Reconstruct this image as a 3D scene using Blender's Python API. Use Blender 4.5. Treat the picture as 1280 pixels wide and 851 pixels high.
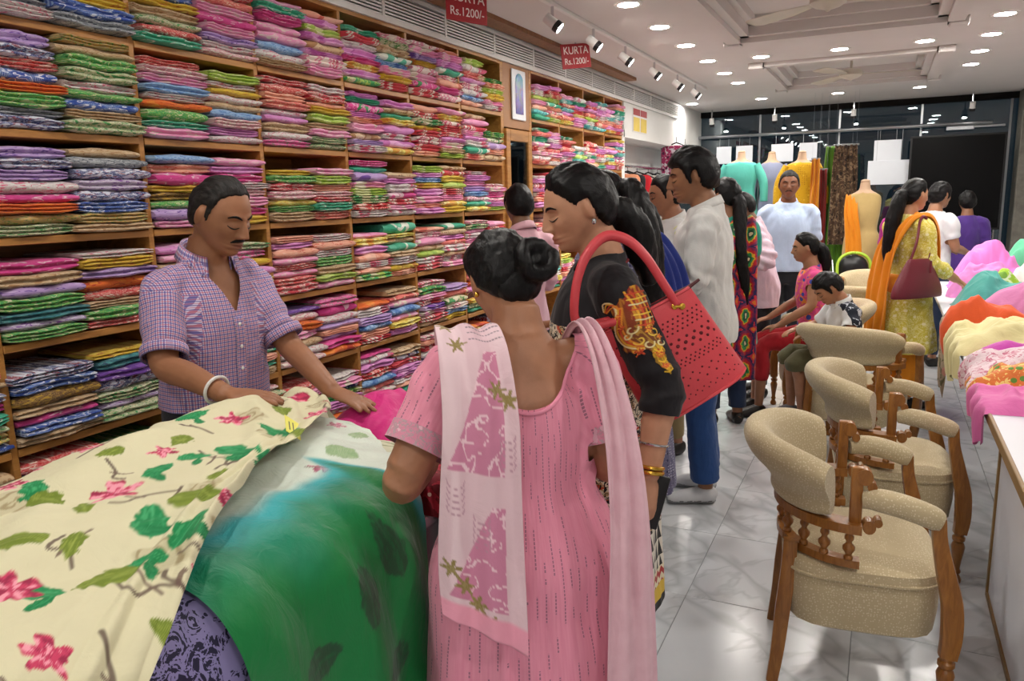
import bpy, bmesh, math, random
import numpy as np
from mathutils import Vector, Matrix
from mathutils.bvhtree import BVHTree

scene = bpy.context.scene
COL = scene.collection
for _o in list(bpy.data.objects):
    bpy.data.objects.remove(_o)

# ------------------------------------------------------------------ camera, world, exposure
CAM_H, PITCH, YAW, ROLL, FOCAL = 1.56, .1845, .4515, -.024, 957.6
_fw = Vector((-math.sin(YAW)*math.cos(PITCH), math.cos(YAW)*math.cos(PITCH), -math.sin(PITCH)))
_r0 = Vector((math.cos(YAW), math.sin(YAW), 0))
_u0 = _r0.cross(_fw)
_rt = _r0*math.cos(ROLL)+_u0*math.sin(ROLL)
_up = _rt.cross(_fw)
camd = bpy.data.cameras.new('camera')
camd.sensor_width = 36
camd.lens = FOCAL/1280*36
camd.clip_start = .05
cam = bpy.data.objects.new('camera', camd)
COL.objects.link(cam)
cam.matrix_world = Matrix(((_rt.x, _up.x, -_fw.x, 0), (_rt.y, _up.y, -_fw.y, 0), (_rt.z, _up.z, -_fw.z, CAM_H), (0, 0, 0, 1)))
scene.camera = cam
scene.view_settings.view_transform = 'Standard'
scene.view_settings.look = 'None'
scene.view_settings.gamma = 1
scene.view_settings.use_curve_mapping = False
scene.view_settings.exposure = 0.95
LAMP = 165.0          # radiance of one recessed ceiling lamp
world = bpy.data.worlds.new('night')
scene.world = world
world.use_nodes = True
world.node_tree.nodes['Background'].inputs[0].default_value = (.010, .016, .022, 1)
world.node_tree.nodes['Background'].inputs[1].default_value = 1.0
scene.cycles.use_denoising = True
scene.cycles.max_bounces = 7
scene.cycles.diffuse_bounces = 4
scene.cycles.glossy_bounces = 4
scene.cycles.transparent_max_bounces = 12
scene.cycles.sample_clamp_indirect = 6

CEIL = 2.66
rng = np.random.default_rng(7)
random.seed(7)

# ------------------------------------------------------------------ helpers: colour and materials
def lin(h):
    if isinstance(h, (tuple, list)):
        return tuple(h)[:3]
    h = h.lstrip('#')
    r = []
    for i in (0, 2, 4):
        c = int(h[i:i+2], 16)/255
        r.append(c/12.92 if c <= .04045 else ((c+.055)/1.055)**2.4)
    return tuple(r)

class NT:
    """small wrapper that writes node trees briefly"""
    def __init__(s, name):
        s.m = bpy.data.materials.new(name)
        s.m.use_nodes = True
        s.t = s.m.node_tree
        s.b = s.t.nodes['Principled BSDF']
        s._tc = None
    def n(s, typ, ins=None, **props):
        nd = s.t.nodes.new('ShaderNode'+typ)
        for k, v in props.items():
            setattr(nd, k, v)
        for k, v in (ins or {}).items():
            s.put(nd.inputs[k], v)
        return nd
    def put(s, sock, v):
        if isinstance(v, bpy.types.NodeSocket):
            s.t.links.new(v, sock)
        elif isinstance(v, (tuple, list)) and len(v) == 3 and sock.type == 'RGBA':
            sock.default_value = (*v, 1)
        else:
            sock.default_value = v
    def tc(s, which='Object'):
        if s._tc is None:
            s._tc = s.n('TexCoord')
        return s._tc.outputs[which]
    def map(s, vec, scale=(1, 1, 1), loc=(0, 0, 0), rot=(0, 0, 0)):
        return s.n('Mapping', {'Vector': vec, 'Scale': scale, 'Location': loc, 'Rotation': rot}).outputs[0]
    def math(s, op, a, b=0.0, c=0.0, clamp=False):
        nd = s.n('Math', operation=op, use_clamp=clamp)
        s.put(nd.inputs[0], a); s.put(nd.inputs[1], b); s.put(nd.inputs[2], c)
        return nd.outputs[0]
    def sep(s, v):
        return s.n('SeparateXYZ', {0: v}).outputs
    def comb(s, x, y, z):
        return s.n('CombineXYZ', {0: x, 1: y, 2: z}).outputs[0]
    def vadd(s, a, b):
        nd = s.n('VectorMath', operation='ADD')
        s.put(nd.inputs[0], a); s.put(nd.inputs[1], b)
        return nd.outputs[0]
    def mix(s, f, a, b, mode='MIX'):
        nd = s.n('Mix', data_type='RGBA', blend_type=mode)
        s.put(nd.inputs[0], f); s.put(nd.inputs[6], a); s.put(nd.inputs[7], b)
        return nd.outputs[2]
    def ramp(s, f, stops, const=False):
        nd = s.n('ValToRGB', {0: f})
        cr = nd.color_ramp
        cr.interpolation = 'CONSTANT' if const else 'LINEAR'
        while len(cr.elements) < len(stops):
            cr.elements.new(.5)
        for e, (p, c) in zip(cr.elements, stops):
            e.position = p
            e.color = (*c[:3], 1)
        return nd.outputs[0]
    def noise(s, vec, scale, detail=2.0, rough=.5, out=0, dist=0.0):
        return s.n('TexNoise', {'Vector': vec, 'Scale': scale, 'Detail': detail, 'Roughness': rough, 'Distortion': dist}).outputs[out]
    def voro(s, vec, scale, feature='F1', out=0, rand=1.0):
        return s.n('TexVoronoi', {'Vector': vec, 'Scale': scale, 'Randomness': rand}, feature=feature).outputs[out]
    def gt(s, a, b):
        return s.math('GREATER_THAN', a, b)
    def lt(s, a, b):
        return s.math('LESS_THAN', a, b)
    def bump(s, h, strength=.3, dist=.01):
        s.put(s.b.inputs['Normal'], s.n('Bump', {'Strength': strength, 'Distance': dist, 'Height': h}).outputs[0])
    def out(s, col=None, rough=.75, spec=.3, **kw):
        if col is not None:
            s.put(s.b.inputs['Base Color'], col)
        s.put(s.b.inputs['Roughness'], rough)
        s.b.inputs['Specular IOR Level'].default_value = spec
        for k, v in kw.items():
            s.put(s.b.inputs[k.replace('_', ' ')], v)
        return s.m

MATS = {}
def plain(name, col, rough=.6, spec=.4, noise=0.06, nscale=12, bump=0, bscale=60, **kw):
    if name in MATS:
        return MATS[name]
    t = NT(name)
    c = lin(col)
    f = t.noise(t.tc(), nscale, 3)
    k = t.mix(f, tuple(x*(1-noise*2) for x in c), tuple(min(1, x*(1+noise*2)) for x in c))
    if bump:
        t.bump(t.noise(t.tc(), bscale, 3), bump)
    MATS[name] = t.out(k, rough, spec, **kw)
    return MATS[name]

def cloth_mat(name, col, rough=.85, fold=.35, fscale=9, weave=True, col2=None, stretch=(1, 1, .35)):
    if name in MATS:
        return MATS[name]
    t = NT(name)
    c = lin(col)
    f = t.noise(t.tc(), 30, 3)
    k = t.mix(f, tuple(x*.9 for x in c), c if col2 is None else lin(col2))
    h = t.math('ADD', t.math('MULTIPLY', t.noise(t.map(t.tc(), stretch), fscale, 3, .55, dist=.6), 1.0), t.math('MULTIPLY', t.noise(t.tc(), 160, 2), .06))
    t.bump(h, fold, .03)
    MATS[name] = t.out(k, rough, .2, Sheen_Weight=.15)
    return MATS[name]

def emit(name, col, strength):
    t = NT(name)
    t.b.inputs['Base Color'].default_value = (*lin(col), 1)
    t.b.inputs['Emission Color'].default_value = (*lin(col), 1)
    t.b.inputs['Emission Strength'].default_value = strength
    return t.m

def wood(name, a, b, rough=.38, scale=1.0, axis=(9, 9, 1.2)):
    t = NT(name)
    v = t.map(t.tc(), tuple(x*scale for x in axis))
    f = t.noise(v, 3.0, 5, .6, dist=1.2)
    k = t.ramp(f, [(.3, lin(a)), (.7, lin(b))])
    t.bump(f, .08)
    return t.out(k, rough, .45)

# ------------------------------------------------------------------ helpers: geometry
def nz(v):
    v = np.asarray(v, float)
    return v/(np.linalg.norm(v)+1e-12)

def vnoise(P):
    P = np.asarray(P, float)
    i = np.floor(P)
    f = P-i
    f = f*f*(3-2*f)
    def hsh(q):
        s = np.sin(q[..., 0]*127.1+q[..., 1]*311.7+q[..., 2]*74.7)*43758.5453
        return s-np.floor(s)
    r = 0
    for dx in (0, 1):
        for dy in (0, 1):
            for dz in (0, 1):
                w = (f[..., 0] if dx else 1-f[..., 0])*(f[..., 1] if dy else 1-f[..., 1])*(f[..., 2] if dz else 1-f[..., 2])
                r = r+w*hsh(i+np.array([dx, dy, dz]))
    return r*2-1

def fbm(P, o=3):
    P = np.asarray(P, float)
    return sum(vnoise(P*2**k+17.3*k)*.5**k for k in range(o))

def sstep(a, b, x):
    t = np.clip((x-a)/(b-a), 0, 1)
    return t*t*(3-2*t)

def interp(x, xs, ys):
    return np.interp(x, xs, ys)

def catmull(P, sub):
    P = np.asarray(P, float)
    if sub <= 1 or len(P) < 3:
        return P
    Q = np.vstack([2*P[0]-P[1], P, 2*P[-1]-P[-2]])
    out = []
    for i in range(1, len(Q)-2):
        for k in range(sub):
            t = k/sub
            a, b, c, d = Q[i-1], Q[i], Q[i+1], Q[i+2]
            out.append(.5*((2*b)+(-a+c)*t+(2*a-5*b+4*c-d)*t*t+(-a+3*b-3*c+d)*t**3))
    out.append(P[-1])
    return np.array(out)

def gridfaces(nr, nc, wrap=False, off=0):
    r = np.arange(nr-1)[:, None]
    c = np.arange(nc if wrap else nc-1)[None, :]
    c2 = (c+1) % nc
    f = np.stack([r*nc+c+0*c2, r*nc+c2, (r+1)*nc+c2, (r+1)*nc+c], -1).reshape(-1, 4)
    return f+off

def tube(pts, rads, n=14, side=(1, 0, 0), sub=1, cap=True, square=0):
    pts = np.asarray(pts, float)
    rads = np.array([(r, r) if np.isscalar(r) else tuple(r) for r in rads], float)
    q = catmull(np.hstack([pts, rads]), sub)
    pts, rads = q[:, :3], np.maximum(q[:, 3:], 1e-4)
    tg = np.gradient(pts, axis=0)
    side = np.asarray(side, float)
    th = np.linspace(0, 2*math.pi, n, endpoint=False)
    cs, sn = np.cos(th), np.sin(th)
    if square:
        m = (np.abs(cs)**square+np.abs(sn)**square)**(1/square)
        cs, sn = cs/m, sn/m
    V = []
    for p, r, t in zip(pts, rads, tg):
        t = nz(t)
        a = side-side.dot(t)*t
        if np.linalg.norm(a) < .05:
            a = np.array([0, 1., 0])-t[1]*t
            if np.linalg.norm(a) < .05:
                a = np.array([1., 0, 0])-t[0]*t
        a = nz(a)
        b = np.cross(t, a)
        V.append(p+np.outer(cs*r[0], a)+np.outer(sn*r[1], b))
    k = len(V)
    V = np.vstack(V)
    F = gridfaces(k, n, True).tolist()
    if cap:
        V = np.vstack([V, pts[:1], pts[-1:]])
        c0, c1 = len(V)-2, len(V)-1
        for i in range(n):
            F.append([c0, (i+1) % n, i])
            F.append([c1, (k-1)*n+i, (k-1)*n+(i+1) % n])
    return V, F

def ell(c, r, nu=20, nv=14, R=None):
    u = np.linspace(0, 2*math.pi, nu, endpoint=False)
    v = np.linspace(0, math.pi, nv+2)[1:-1]
    V = np.stack([np.outer(np.sin(v), np.cos(u)), np.outer(np.sin(v), np.sin(u)), np.outer(np.cos(v), np.ones(nu))], -1).reshape(-1, 3)
    V = np.vstack([V, [[0, 0, 1]], [[0, 0, -1]]])*np.asarray(r, float)
    if R is not None:
        V = V@np.asarray(R).T
    V = V+np.asarray(c, float)
    F = gridfaces(nv, nu, True)[:, ::-1].tolist()
    a, b = len(V)-2, len(V)-1
    for i in range(nu):
        F.append([a, i, (i+1) % nu])
        F.append([b, (nv-1)*nu+(i+1) % nu, (nv-1)*nu+i])
    return V, F

def box(x0, x1, y0, y1, z0, z1):
    V = np.array([[x, y, z] for x in (x0, x1) for y in (y0, y1) for z in (z0, z1)], float)
    F = [[0, 1, 3, 2], [4, 6, 7, 5], [0, 4, 5, 1], [2, 3, 7, 6], [0, 2, 6, 4], [1, 5, 7, 3]]
    return V, F

def join(*parts):
    V, F, o = [], [], 0
    for v, f in parts:
        V.append(np.asarray(v, float))
        F.extend([[i+o for i in q] for q in f])
        o += len(v)
    return np.vstack(V), F

def lathe(prof, n=16, c=(0, 0, 0)):
    prof = np.asarray(prof, float)          # (radius, z)
    th = np.linspace(0, 2*math.pi, n, endpoint=False)
    V = np.stack([np.outer(prof[:, 0], np.cos(th)), np.outer(prof[:, 0], np.sin(th)), np.outer(prof[:, 1], np.ones(n))], -1).reshape(-1, 3)+np.asarray(c)
    k = len(prof)
    F = gridfaces(k, n, True).tolist()
    F.append(list(range(n))[::-1])
    F.append([(k-1)*n+i for i in range(n)])
    return V, F

def newmesh(name, V, F, smooth=True, uv=None, col=None, mi=None, sharp=None):
    me = bpy.data.meshes.new(name)
    V = np.asarray(V, float)
    if isinstance(F, np.ndarray) and F.ndim == 2:
        k = F.shape[1]
        me.vertices.add(len(V))
        me.vertices.foreach_set('co', V.astype(np.float32).ravel())
        me.loops.add(F.size)
        me.loops.foreach_set('vertex_index', F.astype(np.int32).ravel())
        me.polygons.add(len(F))
        me.polygons.foreach_set('loop_start', np.arange(0, F.size, k, dtype=np.int32))
        me.polygons.foreach_set('loop_total', np.full(len(F), k, dtype=np.int32))
        me.update(calc_edges=True)
    else:
        me.from_pydata(V.tolist(), [], [list(map(int, f)) for f in F])
    if smooth:
        me.polygons.foreach_set('use_smooth', np.ones(len(me.polygons), dtype=bool))
        if sharp:
            me.set_sharp_from_angle(angle=math.radians(sharp))
    if uv is not None:
        l = me.uv_layers.new(name='UVMap')
        l.data.foreach_set('uv', np.asarray(uv, np.float32).ravel())
    if col is not None:
        a = me.color_attributes.new('Col', 'FLOAT_COLOR', 'POINT')
        c = np.ones((len(V), 4), np.float32)
        c[:, :3] = col
        a.data.foreach_set('color', c.ravel())
    if mi is not None:
        me.polygons.foreach_set('material_index', np.asarray(mi, np.int32))
    me.validate()
    return me

def tag(o, label=None, cat=None, group=None, kind=None):
    for k, v in (('label', label), ('category', cat), ('group', group), ('kind', kind)):
        if v:
            o[k] = v
    return o

def obj(name, me, mat=None, parent=None, loc=(0, 0, 0), rot=(0, 0, 0)):
    if isinstance(me, tuple):
        me = newmesh(name, me[0], me[1], smooth=True, sharp=40)
    if mat is not None and not me.materials:
        for m in (mat if isinstance(mat, list) else [mat]):
            me.materials.append(m)
    o = bpy.data.objects.new(name, me)
    COL.objects.link(o)
    o.parent = parent
    o.location = loc
    o.rotation_euler = rot
    return o

def flat(name, VF, mat, parent=None, loc=(0, 0, 0), rot=(0, 0, 0)):
    return obj(name, newmesh(name, VF[0], VF[1], smooth=False), mat, parent, loc, rot)

def thing(name, label, cat, loc=(0, 0, 0), rz=0, group=None):
    o = bpy.data.objects.new(name, None)
    COL.objects.link(o)
    o.empty_display_size = .1
    o.location = loc
    o.rotation_euler = (0, 0, rz)
    return tag(o, label, cat, group)

def copytree(o, parent=None):
    c = o.copy()
    COL.objects.link(c)
    c.parent = parent
    for ch in list(o.children):
        copytree(ch, c)
    return c

def bevelbox(x0, x1, y0, y1, z0, z1, r=.006, seg=2):
    bm = bmesh.new()
    V, F = box(x0, x1, y0, y1, z0, z1)
    vs = [bm.verts.new(v) for v in V]
    for f in F:
        bm.faces.new([vs[i] for i in f])
    bmesh.ops.recalc_face_normals(bm, faces=bm.faces)
    bmesh.ops.bevel(bm, geom=bm.edges[:], offset=r, segments=seg, affect='EDGES', profile=.5)
    V = np.array([v.co[:] for v in bm.verts])
    bm.verts.index_update()
    F = [[v.index for v in f.verts] for f in bm.faces]
    bm.free()
    return V, F

def union(parts, voxel, smooth=3, sf=.5):
    V, F = join(*parts)
    me = newmesh('tmp', V, F, smooth=False)
    o = bpy.data.objects.new('tmp', me)
    COL.objects.link(o)
    m = o.modifiers.new('r', 'REMESH')
    m.mode = 'VOXEL'
    m.voxel_size = voxel
    if smooth:
        s = o.modifiers.new('s', 'SMOOTH')
        s.iterations = smooth
        s.factor = sf
    dg = bpy.context.evaluated_depsgraph_get()
    e = o.evaluated_get(dg)
    em = e.to_mesh()
    W = np.empty(len(em.vertices)*3, np.float32)
    em.vertices.foreach_get('co', W)
    W = W.reshape(-1, 3).astype(float)
    L = np.empty(len(em.loops), np.int32)
    em.loops.foreach_get('vertex_index', L)
    n = len(em.polygons)
    G = L.reshape(n, 4)
    e.to_mesh_clear()
    bpy.data.objects.remove(o)
    bpy.data.meshes.remove(me)
    return W, G

def vnormals(V, F):
    a = np.cross(V[F[:, 2]]-V[F[:, 0]], V[F[:, 3]]-V[F[:, 1]])
    N = np.zeros_like(V)
    for k in range(4):
        np.add.at(N, F[:, k], a)
    return N/(np.linalg.norm(N, axis=1, keepdims=True)+1e-12)

ORD = 'zeroth first second third fourth fifth sixth seventh eighth ninth tenth eleventh twelfth thirteenth fourteenth fifteenth sixteenth seventeenth eighteenth'.split()
# ------------------------------------------------------------------ materials of the room
m_white = plain('white paint', '#d9d7d4', .6, .3, .02)
m_ceil = plain('ceiling paint', '#cfc9c6', .75, .2, .02, 3)
m_shelf = wood('shelf wood', '#8a5a26', '#b98243', .42, 1.0, (5, 1.2, 9))
m_dark = plain('near black paint', '#141312', .8, .2)
m_steel = plain('brushed steel', '#a9acb0', .3, .5, .03, 40, Metallic=1.0)
m_chrome = plain('chrome', '#cfd2d6', .12, .5, .01, 40, Metallic=1.0)
m_black = plain('black plastic', '#121214', .4, .4)
m_gold = plain('gold metal', '#d1a545', .25, .5, .03, 60, Metallic=1.0)

# floor: marble tiles with dark-grey veins
t = NT('marble')
rnd = t.n('ObjectInfo').outputs['Random']
vec = t.vadd(t.tc(), t.comb(t.math('MULTIPLY', rnd, 37), t.math('MULTIPLY', rnd, 91), 0))
warp = t.noise(vec, 2.2, 3, .5, out=1)
wv = t.vadd(t.map(vec, rot=(0, 0, .7)), t.n('VectorMath', {0: warp, 1: (.10, .10, 0)}, operation='MULTIPLY').outputs[0])
v1 = t.math('ABSOLUTE', t.math('SUBTRACT', t.noise(t.map(wv, (1, 2.6, 1)), .9, 3, .5), .5))
v2 = t.math('ABSOLUTE', t.math('SUBTRACT', t.noise(t.map(wv, (2.6, 1, 1), (5, 2, 0)), 1.1, 4, .55), .5))
vein = t.math('MAXIMUM', t.n('MapRange', {0: v1, 1: .0, 2: .035, 3: 1, 4: 0}).outputs[0], t.math('MULTIPLY', t.n('MapRange', {0: v2, 1: .0, 2: .02, 3: 1, 4: 0}).outputs[0], .7))
cloud = t.noise(vec, 2.5, 4)
base = t.mix(cloud, lin('#c9cdd2'), lin('#e2e4e6'))
m_marble = t.out(t.mix(t.math('MULTIPLY', vein, .45), base, lin('#868d90')), .2, .45)
m_grout = plain('tile joint', '#8e9294', .8, .2)

# ------------------------------------------------------------------ shell
X0, X1, Y0, Y1 = -2.78, 2.35, -4.0, 11.25
fl = tag(flat('floor', box(X0, X1, Y0, Y1, -.08, -.004), m_grout), kind='structure')
T = .6
tile_me = newmesh('tile', *bevelbox(.0015, T-.0015, .0015, T-.0015, -.02, 0, .0012, 1), smooth=False)
tile_me.materials.append(m_marble)
for i in range(-5, 4):
    for j in range(-6, 19):
        x, y = -.02+i*T, -.2+j*T
        if x < X0 or x+T > X1+.2 or y < Y0 or y+T > Y1+.3:
            continue
        o = obj('tile', tile_me, None, fl, (x+T/2, y+T/2, 0), (0, 0, 0))
        # marble slabs are laid with turned grain
        o.rotation_euler = (0, 0, random.choice([0, 0, math.pi]))
        s = 1 if o.rotation_euler[2] < 1 else -1
        o.location = (x if s == 1 else x+T, y if s == 1 else y+T, 0)

tag(flat('wall_left', box(X0-.12, X0, Y0, Y1, 0, CEIL+.3), m_white), kind='structure')
tag(flat('wall_right', box(X1, X1+.12, Y0, Y1, 0, CEIL+.3), m_white), kind='structure')
tag(flat('wall_rear', box(X0, X1, Y0-.12, Y0, 0, CEIL+.3), m_white), kind='structure')

# ceiling with two recessed coffers (three stepped mouldings each)
def ceiling():
    cof = [(-1.02, .30, 3.15, 6.05), (-1.02, .30, 7.35, 9.05)]
    P = []
    xs = sorted({X0, X1, cof[0][0], cof[0][1]})
    ys = sorted({Y0, Y1+.1, *[c[2] for c in cof], *[c[3] for c in cof]})
    for a, b in zip(xs, xs[1:]):
        for c, d in zip(ys, ys[1:]):
            if any(a >= q[0]-.01 and b <= q[1]+.01 and c >= q[2]-.01 and d <= q[3]+.01 for q in cof):
                continue
            P.append(box(a, b, c, d, CEIL, CEIL+.03))
    o = tag(flat('ceiling', join(*P), m_ceil), kind='structure')
    for (a, b, c, d) in cof:
        # stepped moulding: three nested frames going up
        for k, (i, z0, z1) in enumerate([(-.10, -.035, .005), (0, 0, .07), (.05, .07, .13)]):
            j = i+.06 if k else .10
            pr = [box(a+i, b-i, c+i, c+i+.06+(.04 if not k else 0), CEIL+z0, CEIL+z1), box(a+i, b-i, d-i-.06-(.04 if not k else 0), d-i, CEIL+z0, CEIL+z1),
                  box(a+i, a+i+.06+(.04 if not k else 0), c+i, d-i, CEIL+z0, CEIL+z1), box(b-i-.06-(.04 if not k else 0), b-i, c+i, d-i, CEIL+z0, CEIL+z1)]
            flat('moulding', join(*pr), m_ceil, o)
        flat('coffer_panel', box(a, b, c, d, CEIL+.13, CEIL+.16), m_ceil, o)
        # small square blocks at the corners of the moulding
        for x in (a-.13, b+.01):
            for y in (c-.13, d+.01):
                flat('corner_block', bevelbox(x, x+.12, y, y+.12, CEIL-.05, CEIL+.004, .008, 1), m_ceil, o)
    return o
ceiling()

# bulkhead above the shelves, lower over the clothes alcove
# (hollow behind the vent, so that the duct is dark only because little light gets in)
tag(flat('wall_bulkhead', join(box(X0, -2.40, Y0, 1.6, 2.47, CEIL), box(X0, -2.40, 1.6, 9.8, 2.62, CEIL), box(X0, -2.40, 1.6, 7.62, 2.47, 2.49), box(X0, -2.40, 7.62, 9.8, 2.13, 2.49),
                              box(X0, -2.40, 9.8, Y1, 2.13, CEIL), box(X0, -2.40, 7.56, 7.66, 0, 2.2)), m_white), kind='structure')
m_trim = wood('trim wood', '#6d4526', '#8f6038', .5)
tag(flat('trim_1', box(-2.34, -2.22, 2.0, 7.45, CEIL-.028, CEIL), m_trim), kind='structure')

# air vent grille
vg = thing('vent_grille', 'long white louvred air vent running above the cloth shelves', 'vent', (-2.40, 1.6, 2.49))
flat('backing', box(-.34, -.33, 0, 8.2, 0, .13), m_white, vg)
flat('frame', join(box(0, .022, 0, 8.2, -.022, .002), box(0, .022, 0, 8.2, .128, .15)), m_white, vg)
sl = newmesh('slat', *box(0, .018, 0, .605, -.0045, .0045), smooth=False); sl.materials.append(m_white)
mu = newmesh('mullion', *box(0, .022, -.012, .012, 0, .13), smooth=False); mu.materials.append(m_white)
for k in range(14):
    obj('mullion', mu, None, vg, (0, k*.63, 0))
    if k < 13:
        for q in range(7):
            obj('slat', sl, None, vg, (0.002, k*.63+.0125, .014+q*.017), (0, .35, 0))

# ------------------------------------------------------------------ recessed ceiling lamps
m_lens = emit('lamp lens', '#fffaf2', LAMP)
m_ring = plain('lamp ring', '#e8e6e3', .4, .4, .01)
ring_me = newmesh('ring', *lathe([(.062, .0), (.062, -.006), (.082, -.006), (.085, .0)], 24), sharp=40); ring_me.materials.append(m_ring)
lens_me = newmesh('lens', *lathe([(.001, -.0035), (.06, -.0035), (.061, -.002)], 16), smooth=False); lens_me.materials.append(m_lens)
def downlight(x, y, label, group=None, off=False):
    # lamps of the same two rows that carry on past the edge of the picture are named _offscreen
    t_ = thing('downlight_offscreen' if off else 'downlight', label, 'light', (x, y, CEIL), 0, group)
    obj('ring', ring_me, None, t_)
    obj('lens_offscreen' if off else 'lens', lens_me, None, t_)
for k, y in enumerate([8.39, 7.65, 6.88, 6.08, 5.33, 4.62, 2.9, 1.5, .1, -1.3, -2.7]):
    downlight(-1.43, y, f'round recessed lamp beside the spotlight track, {ORD[k+1]} of that row from the glass front', 'lamps in the row beside the spotlight track', y < 4)
for k, y in enumerate([8.45, 7.68, 6.9, 6.16, 5.4, 4.5, 2.9, 1.5, .1, -1.3, -2.7]):
    downlight(.63, y, f'round recessed lamp over the heaped cloth table, {ORD[k+1]} of that row from the glass', 'lamps in the row over the heaped counter', y < 6)
for k, x in enumerate((-1.0, -.40, .20)):
    downlight(x, 6.92, f'round recessed lamp between the two coffers, {ORD[k+1]} from the spotlight track side', 'lamps between the two coffers')
for k, x in enumerate((-1.42, -.57, .27)):
    downlight(x, 9.97, f'round recessed lamp in the row before the glass front, {ORD[k+1]} from the vent', 'lamps in the row before the glass front')
for y in (9.97,):
    downlight(-2.25, y, 'round recessed lamp in the ceiling corner above the hanging clothes')

# ------------------------------------------------------------------ shelving
SH = [.16, .49, .82, 1.15, 1.475, 1.80, 2.13]          # board tops
def shelving(label, ys, z_top):
    o = thing('shelving_unit', label, 'shelf', (-2.40, ys[0], 0))
    y0 = ys[0]
    flat('back_panel', box(-.36, -.345, 0, ys[-1]-y0, 0, z_top), m_shelf, o)
    up = newmesh('upright', *bevelbox(-.345, 0, -.011, .011, 0, z_top, .002, 1), smooth=False); up.materials.append(m_shelf)
    for y in ys:
        obj('upright', up, None, o, (0, y-y0, 0))
    for a, b in zip(ys, ys[1:]):
        bd = newmesh('shelf_board', *bevelbox(-.345, .004, 0, b-a-.022, -.024, 0, .002, 1), smooth=False); bd.materials.append(m_shelf)
        for z in SH:
            obj('shelf_board', bd, None, o, (0, a-y0+.011, z))
    flat('top_board', box(-.345, .004, 0, ys[-1]-y0, z_top-.02, z_top), m_shelf, o)
    return o
YA = [.22, .80, 1.38, 1.965, 2.56, 3.14, 3.715, 4.29, 4.87]
YB = [5.36, 5.91, 6.465, 7.02, 7.56]
shelving('tall wooden cloth shelves full of folded garments behind the salesman', YA, 2.47)
shelving('wooden cloth shelves between the mirrored door and the hanging clothes', YB, 2.47)

# narrow cabinet with a mirrored door
cab = thing('mirror_cabinet', 'narrow wooden cabinet with a mirrored door between the shelves', 'cabinet', (-2.40, 4.88, 0))
flat('body', join(box(-.345, 0, .0, .02, 0, 2.47), box(-.345, 0, .45, .47, 0, 2.47), box(-.345, -.33, 0, .47, 0, 2.47), box(-.345, 0, 0, .47, 0, .1)), m_shelf, cab)
flat('upper_panel', bevelbox(-.02, .0, .02, .45, 2.04, 2.47, .003, 1), plain('panel wood', '#9a6c45', .5), cab)
dr = flat('door', join(bevelbox(-.005, .02, .02, .085, .1, 2.03, .004, 1), bevelbox(-.005, .02, .385, .45, .1, 2.03, .004, 1), bevelbox(-.005, .02, .085, .385, 1.95, 2.03, .004, 1), bevelbox(-.005, .02, .085, .385, .1, .2, .004, 1)), m_shelf, cab)
t = NT('mirror')
flat('mirror_pane', box(-.003, .006, .08, .39, .19, 1.96), t.out(lin('#6c7478'), .03, .5, Metallic=1.0), dr)
obj('knob', ell((.03, .06, 1.1), (.014, .014, .014), 12, 8), m_gold, dr)
# framed picture on the upper panel
pic = thing('framed_picture', 'white framed picture with blue arched panels above the mirrored door', 'picture', (-2.398, 5.02, 2.10))
flat('frame', bevelbox(.002, .014, 0, .22, 0, .34, .004, 1), plain('picture frame white', '#dcdde2', .4), pic)
t = NT('picture print')
u = t.sep(t.tc())
cells = t.voro(t.map(t.tc(), (1, 1, 1)), 26, 'F1', 1)
pc = t.mix(.55, t.ramp(u[2], [(.05, lin('#4f3f9c')), (.18, lin('#8f7fc0')), (.28, lin('#4f9bc0'))]), cells, 'MULTIPLY')
arch = tube([[.016, .11, .04], [.016, .11, .16], [.016, .11, .28], [.016, .11, .315]], [(.0015, .065), (.0015, .065), (.0015, .062), (.0015, .02)], 16, side=(1, 0, 0), sub=3)
obj('print_panel', arch, t.out(pc, .3), pic)
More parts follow.
